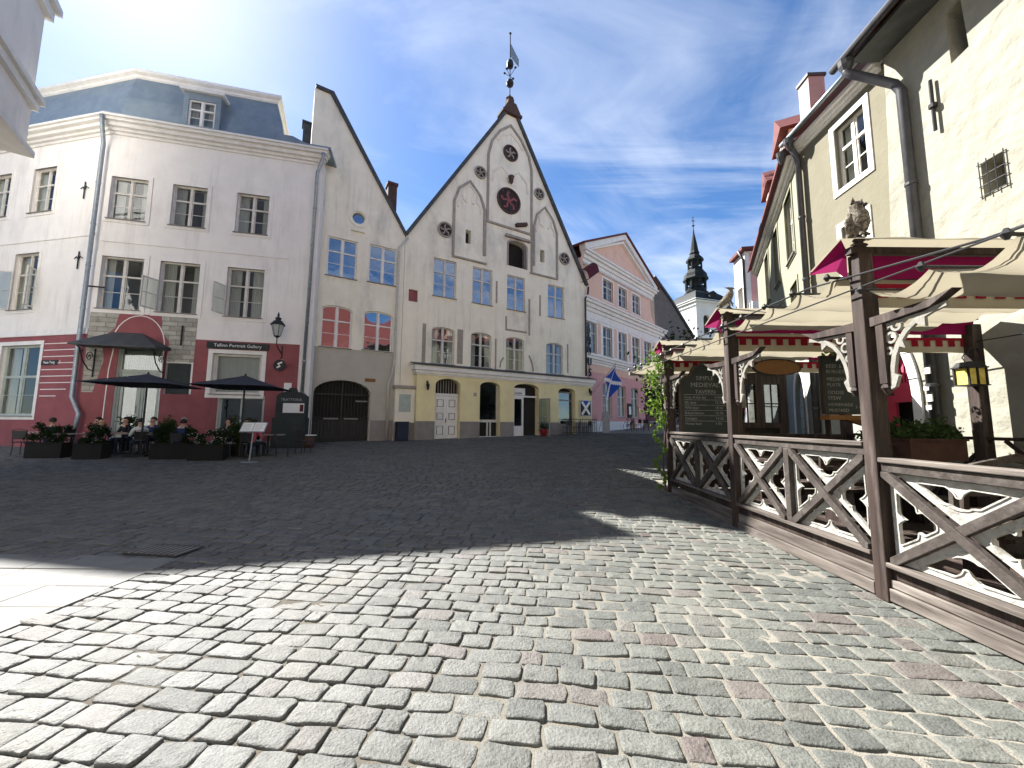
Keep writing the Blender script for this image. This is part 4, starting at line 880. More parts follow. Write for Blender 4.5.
s = MB(); s.tube([(0.2, .05, .5), (.2, .05, -3.4)], .02, 6); obj('sign_rod', s, 'black', ls)
for i, ch in enumerate('\u25cfMUUS'):
    z = .1 - i * .76
    if i == 0: s = MB(); s.prism(arc(0, z, .27, 0, 345, 16), -.05, .02); obj('sign_emblem', s, 'black', ls)
    else:
        s = MB(); s.box(-.05 + .02 * i, .19, .0, .04, z - .03, z + .03); obj('letter_bracket', s, 'black', ls)
        text(ch, .8, 'letter', 'black', ls, (i * .05, -.02, z), ext=.04)
cs = thing('shop_canopy', 'wine red curved canopy high between the gabled and pink houses', 'canopy', at3(13.0, .15, 11.9), R(30.9))
s = MB()
for i in range(8):
    a, a2 = PI / 2 * i / 8, PI / 2 * (i + 1) / 8
    s.add([(-.5, -.9 * math.sin(a), .9 * math.cos(a) - .3), (.55, -.9 * math.sin(a) * .9, .9 * math.cos(a) + .5), (.55, -.9 * math.sin(a2) * .9, .9 * math.cos(a2) + .5), (-.5, -.9 * math.sin(a2), .9 * math.cos(a2) - .3)], [(0, 1, 2, 3)])
obj('canopy_hood', s, 'darkred', cs, fix=False); s = MB(); s.tube([(-.5, 0, -.3), (-.5, -.9, -.3), (.55, -.8, .5), (.55, 0, .5)], .03, 6); obj('canopy_frame', s, 'black', cs)

def grey_gable():
    b = thing('gabled_house', 'plain dark grey gable end behind the pink house', 'building', (16.5, 39, 0), R(36))
    w = MB(); w.wall([(-3, 1), (9, 1), (9, 6), (5.5, 9.8), (0, 14.2), (-3, 16.2)], [rect(5.3, 6.6, 4.5, 6.5), rect(7.2, 8.2, 4.5, 6.5)], 0, .5, back=1); obj('wall', w, ['grey5', 'inside'], b)
    s = MB(); s.ribbon([(9.2, 5.8), (5.5, 9.95), (0, 14.35), (-3, 16.35)], .22, -.2, 8); obj('roof', s, 'slate', b)
    s = MB(); s.box(4.3, 4.5, -.06, -.001, 2, 10.5); obj('corner_strip', s, 'tower', b)
grey_gable()

# ============================================================ church tower
def church():
    b = thing('church_tower', 'whitewashed church tower with dark tiered baroque spire, far behind the houses', 'tower', (77.5, 158, 4), R(18))
    q = 8.6; w = MB()
    hs = [archrect(-5.2, -2, 33, 41, 1.6), archrect(1.6, 4.8, 33, 41, 1.6)]
    w.wall(rect(-q, q, 0, 46), hs, -q, 1.2, [.9, .9]); obj('wall', w, ['tower', 'inside'], b)
    w = MB(); w.wall(rect(-q, q, 0, 46), [archrect(-6, -3.8, 33, 41, 1.0), archrect(-1.1, 1.1, 33, 41, 1.0), archrect(3.8, 6, 33, 41, 1.0)], -q, 1.2, [.9] * 3); obj('wall', w, ['tower', 'inside'], b, rz=-PI / 2 * -1)
    w = MB(); w.box(-q + 1.21, q - 1.21, -q + 1.21, q, 0, 45.9); w.box(-q, q - 1.21, q - .01, q + 1, 0, 45.9); w.box(-q, -q + 1.2, -q + 1.22, q, 0, 45.9); obj('tower_core', w, 'tower', b)
    s = MB(); s.box(-q - .4, q + .4, -q - .4, q + .4, 44.6, 45.2); s.box(-q - .9, q + .9, -q - .9, q + .9, 46.01, 47.2); s.box(-q - .3, q + .3, -q - .3, q + .3, 25, 25.7); obj('tower_cornice', s, 'tower', b)
    s = MB()
    def tier(prof, n=8): s.lathe(prof, (0, 0, 0), n)
    # square-to-octagon lower roof
    r1 = [(q + 1.1, 47.2), (q + .6, 48.6), (q - .6, 52.0), (q - 2.2, 55.5), (5.2, 57.5)]
    vs = []
    for rr, z in r1: vs += [(-rr, -rr, z), (rr, -rr, z), (rr, rr, z), (-rr, rr, z)]
    s.add(vs, [(i * 4 + k, i * 4 + (k + 1) % 4, (i + 1) * 4 + (k + 1) % 4, (i + 1) * 4 + k) for i in range(len(r1) - 1) for k in range(4)] + [(3, 2, 1, 0), (16, 17, 18, 19)])
    obj('lower_roof', s, 'spire', b)
    s = MB(); tier([(6.3, 57.3), (6.4, 59.5), (5.6, 59.8), (5.4, 62.5)]); obj('octagon_base', s, 'spire', b)
    def lant(z0, z1, r_, name):
        s = MB()
        for k in range(8):
            a = PI / 4 * k + PI / 8; s.tube([(r_ * math.cos(a), r_ * math.sin(a), z0), (r_ * math.cos(a), r_ * math.sin(a), z1)], r_ * .17, 6)
        s.lathe([(r_ * .95, z1 - (z1 - z0) * .28), (r_ * .95, z1)], (0, 0, 0), 8); s.lathe([(r_ * .95, z0), (r_ * .95, z0 + (z1 - z0) * .25)], (0, 0, 0), 8); obj(name, s, 'spire', b)
    lant(62.3, 70, 5.2, 'lantern_stage')
    s = MB(); tier([(6.6, 69.6), (6.8, 70.8), (6.2, 72.5), (5.9, 75), (4.6, 77.5), (4.0, 79)]); obj('bulb_roof', s, 'spire', b)
    lant(79, 86, 3.6, 'lantern_stage')
    s = MB(); tier([(4.6, 85.8), (4.8, 87), (4.1, 89), (2.6, 91.5), (2.2, 93)]); tier([(2.8, 92.8), (2.2, 95), (1.5, 102), (.5, 110), (.15, 115)]); obj('spire', s, 'spire', b)
    s = MB(); s.tube([(0, 0, 114), (0, 0, 125)], .22, 6); s.lathe([(.05, -.9), (.9, 0), (.05, .9)], (0, 0, 117), 8); s.box(-1.1, 1.1, -.1, .1, 121, 121.5); obj('spire_cross', s, 'spire', b)
    for ang in (0, PI / 2):
        s = MB(); s.box(-1.6, 1.6, -q - .2, -q + 3.4, 48.5, 54); s.prism([(-2.0, 54), (2.0, 54), (0, 56)], -q - .4, -q + 4.5); obj('roof_dormer', s, 'spire', b, rz=ang)
    for o in b.children:          # proportions of the spire above the masonry
        if o.name.split('.')[0] in ('octagon_base', 'lantern_stage', 'bulb_roof', 'spire', 'spire_cross', 'lower_roof', 'roof_dormer'):
            for v_ in o.data.vertices:
                if v_.co.z > 46: 
                    v_.co.z = 46 + (v_.co.z - 46) * .52
                    if o.name.split('.')[0] not in ('lower_roof', 'roof_dormer'): v_.co.x *= .74; v_.co.y *= .74
church()

# ============================================================ houses on the right (local X runs toward the camera, Y into the wall)
def cream_house():
    b = thing('medieval_house', 'rough lime-cream medieval wall with tiny deep windows and pink arched door', 'building', (7.56, 0, 0), R(-93.1))
    door = pointed(-8.3, -7.5, .1, 2.2, 3.28, 8)
    w = MB(); hs = [door, [(-6.22, 8.02), (-5.94, 8.06), (-5.98, 9.1), (-6.24, 9.02)], [(-5.98, 5.36), (-5.66, 5.4), (-5.68, 5.95), (-5.96, 5.93)], rect(1.5, 1.9, 5.5, 6.2)]
    w.wall([(-8.75, 0), (6, 0), (6, 10.1), (-7.38, 10.1), (-7.5, 7.5), (-7.66, 5.2), (-8.3, 4.2), (-8.6, 3.6)], hs, -.14, .8, [.45, .5, .5, .5]); wl = obj('wall', w, ['cream', 'inside'], b)
    # door surround and pink door with fan of rays
    s = MB(); pts = pointed(-8.42, -7.38, .1, 2.2, 3.42, 8); s.ribbon(pts[1:] + pts[:1], .17, -.19, -.1); obj('door_surround', s, 'white', b)
    s = MB(); s.box(-8.3, -8.1, .06, .12, .2, 2.25); s.box(-8.1, -7.5, .06, .12, 2.1, 2.3); cx, cz = -7.9, 2.3
    s.prism([(-8.25, 2.302), (-7.55, 2.302), (-7.6, 2.5), (-8.2, 2.5)], .07, .11)
    for k in range(9):
        a = PI * (k + .5) / 9; s.prism([(cx + .15 * math.cos(a - .06), cz + .15 * math.sin(a - .06)), (cx + .7 * math.cos(a - .09) * .55, cz + .7 * math.sin(a - .09)), (cx + .7 * math.cos(a + .09) * .55, cz + .7 * math.sin(a + .09)), (cx + .15 * math.cos(a + .06), cz + .15 * math.sin(a + .06))], .08, .1)
    do = obj('door', s, 'pinkdoor', b); s = MB(); s.tube([(-8.15, .03, 1.2), (-8.15, .03, 1.45)], .015, 6); obj('handle', s, 'black', do)
    # iron tie bar, window grille
    s = MB(); s.tube([(-6.53, -.2, 7.0), (-6.53, -.2, 8.0)], .028, 6); s.tube([(-6.53, -.2, 7.45), (-6.53, -.2, 7.52)], .06, 8); obj('wall_anchor', s, 'black', b)
    s = MB()
    for z in (5.38, 5.55, 5.72, 5.93): s.tube([(-6.02, -.16, z), (-5.62, -.16, z)], .008, 5)
    for x in (-5.99, -5.88, -5.77, -5.65): s.tube([(x, -.165, 5.33), (x, -.165, 5.98)], .008, 5)
    obj('window_grille', s, 'black', b)
    # roof and eaves
    r = MB(); vs = []
    for x in (-7.62, 6.2): vs += [(x, -.88, 9.42), (x, -.88, 9.52), (x, 4.5, 13.6), (x, 4.5, 13.45), (x, -.1, 9.90)]
    r.add(vs, [(0, 1, 6, 5), (1, 2, 7, 6), (2, 3, 8, 7), (3, 4, 9, 8), (4, 0, 5, 9), (0, 4, 3, 2, 1), (5, 6, 7, 8, 9)]); obj('roof', r, 'tile', b)
    s = MB(); s.box(-7.5, 6.1, -.75, -.142, 9.36, 9.44); obj('eaves_board', s, 'slate', b)
    s = MB(); s.tube([(-7.75, -.93, 9.42), (6.2, -.93, 9.46)], .08, 10); gt = obj('gutter', s, 'pipedark', b, True)
    s = MB(); s.lathe([(.05, -.2), (.13, .0), (.15, .12), (.05, .16)], (-7.45, -.88, 9.25), 10); obj('gutter_hopper', s, 'pipedark', gt)
    pipe(b, [(-7.45, -.88, 9.3), (-7.45, -.88, 9.1), (-7.38, -.8, 8.98), (-7.05, -.32, 8.42), (-7.0, -.26, 8.22), (-6.98, -.26, .4)], 'pipedark', .085)
    s = MB(); r_ = .089
    for z, h, x_ in ((3.02, .09, -.02), (2.62, .11, .02), (2.3, .07, -.03), (2.12, .12, .01), (1.95, .08, -.02)): s.box(-6.98 + x_ - .045, -6.98 + x_ + .045, -.26 - .093, -.26 - .07, z - h / 2, z + h / 2)
    obj('sticker', s, 'paper', b)
    return b
cream_house()
def olive_house():
    b = thing('town_house', 'olive-beige house with white-framed windows and pink chimney', 'building', (7.56, 0, 0), R(-93.1))
    hs = [rect(-9.0, -8.12, 7.38, 8.98), rect(-9.0, -8.3, 4.95, 6.42)]
    w = MB(); w.wall([(-10.2, 3.6), (-7.3, 3.6), (-7.3, 9.45), (-10.2, 9.45)], hs, 0, .6); obj('wall', w, ['green', 'inside'], b)
    w = MB(); w.wall([(-10.2, 0), (-8.55, 0), (-8.55, 3.598), (-10.2, 3.598)], [], -.02, .62); obj('ground_floor_wall', w, 'greystone', b)
    for q in (hs[0], hs[1]):
        x0, z0 = q[0]; x1, z1 = q[2]; window(b, x0, x1, z0, z1, y=.1, surround=.13, sm='white', bars=1, curtain=True, glass='glass', sill=False)
    s = MB(); z = 9.3
    for h, pj in ((.08, .05), (.08, .12), (.1, .2)): s.box(-10.25, -7.64, -pj, .05, z, z + h - .002); z += h
    obj('eaves_cornice', s, 'white', b)
    r = MB(); vs = []
    for x in (-10.3, -7.64): vs += [(x, -.34, 9.60), (x, -.34, 9.70), (x, 4.5, 13.2), (x, 4.5, 13.0)]
    r.add(vs, [(0, 1, 5, 4), (1, 2, 6, 5), (2, 3, 7, 6), (3, 0, 4, 7), (0, 3, 2, 1), (4, 5, 6, 7)]); obj('roof', r, 'tile', b)
    s = MB(); s.tube([(-10.4, -.38, 9.66), (-7.7, -.38, 9.66)], .06, 8); obj('gutter', s, 'pipe', b, True)
    c = MB(); c.box(-10.72, -10.3, .45, .9, 9.2, 11.75); ch = obj('chimney', c, 'chim', b); c = MB(); c.box(-10.76, -10.26, .41, .94, 11.753, 11.84); obj('chimney_cap', c, 'slate', ch)
    pipe(b, [(-10.1, -.36, 9.6), (-10.12, -.3, 9.4), (-10.14, -.12, 9.1), (-10.14, -.12, .3)], 'pipedark', .075)
    s = MB(); s.lathe([(.03, -.2), (.12, 0), (.14, .14), (.05, .18)], (-10.1, -.36, 9.5), 10); s.lathe([(.03, -.2), (.1, 0), (.12, .14), (.05, .18)], (-10.4, -.4, 9.3), 10); obj('gutter_hopper', s, 'pipedark', b)
    return b
olive_house()
def pale_green_house():
    b = thing('town_house', 'pale green house with red tiled dormer and pointed plank door', 'building', (8.119, 10.315, 0), R(-116.5))
    hs = [rect(-2.1, -.95, 6.85, 8.95), rect(-4.5, -3.5, 6.85, 8.9), rect(-6.8, -5.8, 6.85, 8.9), rect(-1.95, -.95, 4.2, 6.0), rect(-4.5, -3.6, 4.2, 6.0)]
    w = MB(); w.wall([(-9.5, 3.9), (0, 3.9), (0, 9.3), (-9.5, 9.3)], hs, 0, .5); obj('wall', w, ['lgreen', 'inside'], b)
    dr = pointed(-2.25, -.8, .2, 2.1, 3.2, 8)
    w = MB(); w.wall([(-9.5, 0), (.0, 0), (.0, 3.898), (-9.5, 3.898)], [dr, rect(-4.2, -3.5, 1.7, 3.4), rect(-6.3, -5.4, 1.7, 3.4)], -.03, .55, [.2, .5, .5]); obj('ground_floor_wall', w, ['greystone', 'inside'], b)
    s = MB(); p = pointed(-2.22, -.83, .22, 2.1, 3.17, 8); s.prism(p, .08, .14); do = obj('plank_door', s, 'framegreen', b)
    s = MB()
    for k in range(7): s.box(-2.2, -.85, .068, .08, .5 + k * .33, .515 + k * .33)
    s.box(-1.6, -1.45, .05, .079, .3, 2.9); obj('door_batten', s, 'plinth', do)
    s = MB(); p = pointed(-2.32, -.73, .2, 2.1, 3.3, 8); s.ribbon(p[1:] + p[:1], .12, -.06, -.02); obj('door_surround', s, 'white', b)
    for q in hs: window(b, q[0][0], q[1][0], q[0][1], q[2][1], y=.14, surround=.1, sm='lgreen', bars=1)
    for q in ((-4.2, -3.5), (-6.3, -5.4)): window(b, *q, 1.7, 3.4, y=.14, surround=.1, sm='white', bars=1)
    s = MB(); z = 9.1
    for h, pj in ((.08, .06), (.1, .14), (.1, .25)): s.box(-9.6, .0, -pj, .05, z, z + h - .002); z += h
    obj('eaves_cornice', s, 'white', b)
    r = MB(); vs = []
    for x in (-9.7, .1): vs += [(x, -.4, 9.40), (x, -.4, 9.5), (x, 4.0, 12.6), (x, 4, 12.4)]
    r.add(vs, [(0, 1, 5, 4), (1, 2, 6, 5), (2, 3, 7, 6), (3, 0, 4, 7), (0, 3, 2, 1), (4, 5, 6, 7)]); obj('roof', r, 'tile', b)
    for x0 in (-5.6, -2.6):
        d = MB(); d.box(x0, x0 + 1.3, .1, 2.8, 9.6, 11.1); d.box(x0 + .3, x0 + 1.0, .02, .098, 9.9, 10.9); dm = obj('dormer', d, 'peach', b)
        d = MB(); d.prism([(x0 - .2, 11.05), (x0 + 1.5, 11.05), (x0 + .65, 11.9)], -.15, 3.2); obj('dormer_roof', d, 'tile', dm)
        window(dm, x0 + .35, x0 + .95, 9.95, 10.85, y=-.03, surround=0, sill=False, curtain=False, name='dormer_window')
    return b
pale_green_house()
def far_right_house():
    b = thing('town_house', 'narrow white and pink house end with gutter, farthest on the right side', 'building', (14.7, 23.5, 0), R(-100))
    w = MB(); w.wall([(-1.7, 0), (0, 0), (0, 12.6), (-1.7, 12.6)], [rect(-1.3, -.5, 8.5, 10.5)], 0, 1.2, [.4]); obj('wall', w, ['white', 'inside'], b)
    w = MB(); w.box(-1.7, -.02, 1.22, 6, 0, 12.5); w.box(-.01, .02, .3, 5.8, 9, 12.5); obj('side_wall', w, 'pink', b)
    r = MB(); r.prism([(-1.8, 12.62), (.3, 12.62), (.3, 12.8), (-1.8, 12.8)], -.25, 6.3); obj('roof', r, 'tile', b); pipe(b, [(.1, -.4, 12.6), (.1, -.12, 12), (.1, -.12, .8)], 'pipedark', .08)
    s = MB(); s.box(.02, .5, .1, .9, 8.0, 9.2); obj('stone_corbel', s, 'white', b)
    return b
far_right_house()

# projecting upper storey of a building on the far left
def jettied():
    b = thing('corner_building', 'pale grey overhanging upper storey with cornices at the top left edge', 'building', (-16.3, 12.0, 0), R(-55))
    # local X runs from the corner toward the camera (right-hand normal faces the square)
    up = MB(); up.box(.0, 12, -6, 0, 10.6, 20); obj('upper_wall', up, 'b1', b)
    s = MB(); s.box(-.16, 12, -6, .16, 10.4, 10.598); s.box(-.15, 12, -6, .25, 12.3, 12.5); s.box(-.08, 12, -6, .14, 12.02, 12.298); s.box(-.3, 12, -6, .3, 15.9, 16.15); s.box(-.16, 12, -6, .16, 15.5, 15.898); obj('cornice', s, 'white', b)
    lw = MB(); lw.box(3.2, 12, -6, -.6, 0, 10.398); obj('lower_wall', lw, 'b1', b)
    return b
jettied()

# sunlit houses across the square, behind the viewer; they show in the window panes
def facing(x, wd, h, wall, i, lab):
    b = thing('town_house', lab, 'building', (x, -12, 0), PI)
    hs = [rect(-wd / 2 + 1 + k * 2.6, -wd / 2 + 2.2 + k * 2.6, z, z + 1.9) for k in range(int((wd - 1) / 2.6)) for z in (1.2, 4.8, 8.2) if z + 2.2 < h]
    w = MB(); w.wall(rect(-wd / 2, wd / 2, 0, h), hs, 0, .5, [.2] * len(hs)); obj('wall', w, [wall, 'inside'], b)
    r = MB(); vs = []
    for q in (-wd / 2 - .2, wd / 2 + .2): vs += [(q, -.4, h), (q, -.4, h + .15), (q, 5, h + 8), (q, 10, h)]
    r.add(vs, [(0, 1, 5, 4), (1, 2, 6, 5), (2, 3, 7, 6), (3, 0, 4, 7), (0, 3, 2, 1), (4, 5, 6, 7)]); obj('roof', r, 'tile', b)
facing(-15.5, 16, 12, 'b2', 0, 'pale rose house with red tiled roof facing the square, reflected in the panes'); facing(0, 14.6, 13, 'b3', 1, 'cream house with red tiled roof facing the square, reflected in the panes'); facing(15, 15, 12, 'b2', 2, 'second cream house with red tiled roof facing the square, reflected in the panes')

# ============================================================ timber terrace on the right
XF = 3.52
def plate(outer, holes, y0, y1, mapf=None, mb=None):
    mb = mb or MB(); polys = [ccw(outer)] + [ccw(h)[::-1] for h in holes]; flat = [q for p in polys for q in p]; n = len(flat)
    tri = tessellate_polygon([[Vector((a, b, 0)) for a, b in p] for p in polys])
    vs = [(a, y0, b) for a, b in flat] + [(a, y1, b) for a, b in flat]; fs = [tuple(t) for t in tri] + [tuple(n + i for i in t)[::-1] for t in tri]; o = 0
    for p in polys:
        k = len(p); fs += [(o + i, o + i + n, o + (i + 1) % k + n, o + (i + 1) % k) for i in range(k)]; o += k
    if mapf: vs = [mapf(*v) for v in vs]
    return mb.add(vs, fs)
SW = lambda x, y, z: (y, x, z)          # drawing plane XZ -> fence plane YZ
def trefoil(T, rim):
    """pierced opening of a carved board in triangle T: three round lobes meeting in cusps"""
    P = [Vector(p) for p in T]; a, b_, c = (P[1] - P[2]).length, (P[0] - P[2]).length, (P[0] - P[1]).length; I = (P[0] * a + P[1] * b_ + P[2] * c) / (a + b_ + c); out = []
    edges = []
    for i in range(3):
        p, q = P[i], P[(i + 1) % 3]; e = (q - p).normalized(); nn = Vector((-e.y, e.x)); 
        if nn.dot(I - p) < 0: nn = -nn
        edges.append((nn, nn.dot(I - p) - rim))
    inr = edges[0][1] + rim
    lobes = []
    for p in P:
        d = (p - I); L_ = d.length; lobes.append((d.normalized(), min(L_ * .42, inr * 1.25), inr * .52))
    for k in range(84):
        th = 2 * PI * k / 84; u = Vector((math.cos(th), math.sin(th))); r = inr * .22
        for p in P:             # one long rounded lobe toward each corner
            d = p - I; L_ = d.length; d = d.normalized(); e = Vector((-d.y, d.x)); A_ = (L_ - rim * 2.4) * .5; c0 = A_ * 1.02; B__ = inr * .50
            ux, uy = u.dot(d), u.dot(e); qa = (ux / A_) ** 2 + (uy / B__) ** 2; qb = -2 * ux * c0 / A_ ** 2; qc = (c0 / A_) ** 2 - 1; D_ = qb * qb - 4 * qa * qc
            if D_ >= 0:
                t_ = (-qb + math.sqrt(D_)) / (2 * qa)
                if t_ > 0: r = max(r, t_)
        for nn, m in edges:
            if nn.dot(u) < -1e-6: r = min(r, m / -nn.dot(u))
        out.append(tuple(I + u * r))
    return out
def fence_bay(y0, y1, zt, zb, label, ybase=None):
    b = thing('timber_fence', label, 'fence', (XF, y0, 0), 0, 'carved fence bays along the terrace'); L_ = y1 - y0
    s = MB(); s.box(-.075, .07, 0, L_, zt - .045, zt); o = obj('top_rail', s, 'woodrail', b, bevel=.008)
    s = MB(); s.box(-.05, .05, 0, L_, zt - .13, zt - .047); obj('upper_beam', s, 'woodx', b, bevel=.006)
    s = MB(); s.box(-.08, .055, 0, L_, zb - .04, zb); obj('bottom_rail', s, 'woodrail', b, bevel=.006)
    s = MB(); s.box(-.02, .05, 0, L_, zb - .14, zb - .042); obj('lower_beam', s, 'wooddark', b)
    s = MB(); s.box(-.045, .0, 0, L_, .14, zb - .15); obj('base_plank', s, 'woodrail', b, bevel=.006)
    s = MB(); s.box(-.065, -.012, 0, L_, .02, .132); obj('base_plank', s, 'woodrail', b, bevel=.006)
    n = 2; w_ = L_ / n; zt2 = zt - .13
    for k in range(1, n): s = MB(); s.box(-.05, .05, k * w_ - .045, k * w_ + .045, zb, zt2); obj('stud', s, 'woodx', b, bevel=.006)
    for k in range(n):
        a0 = k * w_ + (.05 if k else .02); a1 = (k + 1) * w_ - (.05 if k < n - 1 else .02); cx, cz = (a0 + a1) / 2, (zb + zt2) / 2
        for pts, x0, x1 in (([(a0, zt2), (a1, zb)], -.055, .0), ([(a0, zb), (a1, zt2)], -.075, -.02)):
            s = MB(); d = Vector((pts[1][0] - pts[0][0], pts[1][1] - pts[0][1])).normalized(); nn = Vector((-d.y, d.x)) * .038
            p0, p1 = Vector(pts[0]), Vector(pts[1]); hw = abs(.038 / d.y) if abs(d.y) > .1 else .038; hz = abs(.038 / d.x)
            up = 1 if p1.y > p0.y else -1
            poly = [(p0.x, p0.y), (p0.x + hw, p0.y), (p1.x, p1.y - up * hz), (p1.x, p1.y), (p1.x - hw, p1.y), (p0.x, p0.y + up * hz)]
            s.prism(poly, x0, x1, mapf=SW); obj('cross_beam', s, 'woodx', b, bevel=.005)
        g_ = .03
        tris = [[(a0 + .07, zt2 - .008), (a1 - .07, zt2 - .008), (cx, cz + .055)], [(a0 + .07, zb + .008), (a1 - .07, zb + .008), (cx, cz - .055)], [(a0 + .005, zb + .07), (a0 + .005, zt2 - .07), (cx - .055, cz)], [(a1 - .005, zb + .07), (a1 - .005, zt2 - .07), (cx + .055, cz)]]
        for T in tris:
            m = plate(T, [trefoil(T, .056)], .004, .03, SW)
            o = obj('carved_panel', m, 'tracery', b)
            h = trefoil(T, .056)
            r_ = MB(); r_.ribbon([tuple(Vector(p) + (Vector(p) - Vector((sum(t[0] for t in T) / 3, sum(t[1] for t in T) / 3))).normalized() * .010) for p in h], .012, -.004, .0035, closed=True); r_.v = [SW(*v) for v in r_.v]; obj('carved_rim', r_, 'tracery', o)
    return b
fence_bay(6.19, 8.53, 1.45, .44, 'farthest carved fence bay, mostly in shade, beside the leafy vine')
fence_bay(3.83, 6.05, 1.45, .42, 'middle carved fence bay between the two canopy posts with bird figures')
fence_bay(1.30, 3.68, 1.31, .36, 'nearest carved fence bay at the right edge, sunlit white tracery')

def terrace():
    b = thing('terrace_canopy', 'dark timber terrace frame with cream and crimson canvas awnings', 'canopy', (XF, 0, 0)); rows = [8.6, 6.12, 3.75, 1.22]
    for y in rows:
        s = MB(); s.box(-.075, .065, y - .065, y + .065, .0 + g(y), 3.33); s.box(-.09, .08, y - .08, y + .08, 1.5, 1.54) if False else None
        s.box(.065, .12, y - .03, y + .1, .25, 3.0); obj('post', s, 'wooddark', b, bevel=.01)
        s = MB(); s.box(3.84, 4.0, y - .08, y + .08, .2, 3.25); obj('post', s, 'wooddark', b, bevel=.01)
        s = MB(); s.box(-.12, 4.02, y - .035, y + .035, 3.331, 3.40); obj('cross_beam', s, 'wooddark', b)
        s = MB(); s.lathe([(.05, 0), (.07, .02), (.03, .05), (.055, .09), (.02, .13)], (0, y, 3.40), 10); obj('post_cap', s, 'wooddark', b)
        # ridge cover
        c = MB(); nx = 20
        for sd_ in (-1, 1):
            for i in range(nx):
                xa, xb = -.2 + 4.25 * i / nx, -.2 + 4.25 * (i + 1) / nx; za, zb_ = .012 * math.sin(i * 1.7), .012 * math.sin((i + 1) * 1.7)
                c.add([(xa, y, 3.50), (xb, y, 3.50), (xb, y + .4 * sd_, 3.31 + zb_), (xa, y + .4 * sd_, 3.31 + za)], [(0, 1, 2, 3)])
        obj('ridge_cover', c, 'fabric', b, fix=False)
        c = MB(); c.add([(-.18, y, 3.49), (-.2, y + .42, 3.28), (-.15, y + .12, 3.20), (-.1, y + .05, 3.08), (-.1, y + .04, 3.4)], [(0, 1, 2, 3, 4)])
        for i in range(nx):
            xa, xb = .08 + 3.9 * i / nx, .08 + 3.9 * (i + 1) / nx; q0, q1 = .02 * math.sin(i * 1.3), .02 * math.sin((i + 1) * 1.3); c.add([(xa, y + .02 + q0, 3.09), (xb, y + .02 + q1, 3.09), (xb, y, 3.32), (xa, y, 3.32)], [(0, 1, 2, 3)])
        obj('crimson_skirt', c, 'magenta', b, fix=False)
        c = MB()
        for i in range(nx):
            xa, xb = -.05 + 4.0 * i / nx, -.05 + 4.0 * (i + 1) / nx; c.add([(xa, y + .06, 2.80), (xb, y + .06, 2.80), (xb, y + .06, 3.04), (xa, y + .06, 3.04)], [(0, 1, 2, 3)])
        va = obj('valance', c, 'fabric', b, fix=False); c = MB(); x = -.02
        c.add([(-.05, y + .045, 3.0), (3.95, y + .045, 3.0), (3.95, y + .045, 3.045), (-.05, y + .045, 3.045)], [(0, 1, 2, 3)])
        while x < 3.85: c.add([(x, y + .046, 2.90), (x + .11, y + .046, 2.90), (x + .11, y + .046, 3.0), (x, y + .046, 3.0)], [(0, 1, 2, 3)]); x += .2
        obj('red_battlement_trim', c, 'valred', va, fix=False)
        # brackets, both ways along the fence
        for sd_ in (-1, 1):
            f = lambda x, yy, z, sd_=sd_, y=y: (yy, y + sd_ * x, z)
            s = MB(); s.prism([(.06, 2.56), (.62, 2.60), (.80, 2.70), (.62, 2.66), (.06, 2.65)], -.045, .045, mapf=f); s.box(-.038, .038, y + sd_ * .13 if sd_ > 0 else y - .20, y + .20 if sd_ > 0 else y - .13, 2.0, 2.612)
            s.lathe([(.02, -.1), (.05, -.04), (.035, 0)], (0, y + sd_ * .165, 2.0), 8); br = obj('bracket', s, 'wooddark', b)
            s = MB(); cv = [(.225, 1.98), (.235, 2.12), (.262, 2.25), (.31, 2.36), (.385, 2.455), (.48, 2.525), (.60, 2.575), (.72, 2.60)]; s.ribbon(cv, .042, -.015, .015)
            for (cx, cz, r_) in ((.245, 2.42, .045), (.30, 2.52, .04), (.215, 2.30, .03)): s.ribbon(arc(cx, cz, r_, 0, 330, 11), .022, -.013, .013, closed=True)
            s.prism([(.21, 2.5), (.21, 2.56), (.62, 2.585), (.5, 2.55), (.40, 2.555), (.36, 2.53), (.3, 2.555)], -.012, .012); s.prism([(.30, 2.33), (.37, 2.30), (.345, 2.385)], -.0145, .0145); s.prism([(.47, 2.50), (.55, 2.45), (.55, 2.545)], -.0145, .0145); s.prism([(.205, 1.94), (.25, 1.96), (.29, 2.06), (.235, 2.10)], -.0165, .0165)
            s.v = [f(*v) for v in s.v]; obj('carved_brace', s, 'offw', br)
    # sagging canvas between rods
    def bay(y0, y1, z, k, x0=-.14, x1=3.92, sag=.13):
        n = k * 8; nx = 14; V = []; F = []
        for i in range(n + 1):
            t = i / n * k; fr = t - math.floor(t); y = y0 + (y1 - y0) * i / n
            for j in range(nx + 1):
                x = x0 + (x1 - x0) * j / nx; zz = z - sag * math.sin(PI * fr) * (1 + .12 * math.sin(j * 1.9 + i * .4)) + .012 * math.sin(j * .8 + i) ; V.append((x + .01 * math.sin(i), y, zz))
        F = [(i * (nx + 1) + j, i * (nx + 1) + j + 1, (i + 1) * (nx + 1) + j + 1, (i + 1) * (nx + 1) + j) for i in range(n) for j in range(nx)]
        m = MB(); m.add(V, F); o = obj('awning_canvas', m, 'fabric', b, True, fix=False)
        s = MB()
        for i in range(k + 1):
            y = y0 + (y1 - y0) * i / k; s.tube([(x0 - .06, y, z + .012), (x1, y, z + .012)], .014, 6); s.lathe([(.012, -.04), (.035, 0), (.012, .04)], (x0 - .07, y, z + .012), 6)
        obj('awning_rod', s, 'black', o)
    bay(8.75, 10.8, 3.12, 4, x1=3.0, sag=.12); bay(6.28, 8.45, 3.13, 4, sag=.14, x1=2.75); bay(3.92, 5.95, 3.14, 4, sag=.10, x1=2.75); bay(1.38, 3.55, 2.88, 4, x1=3.0)
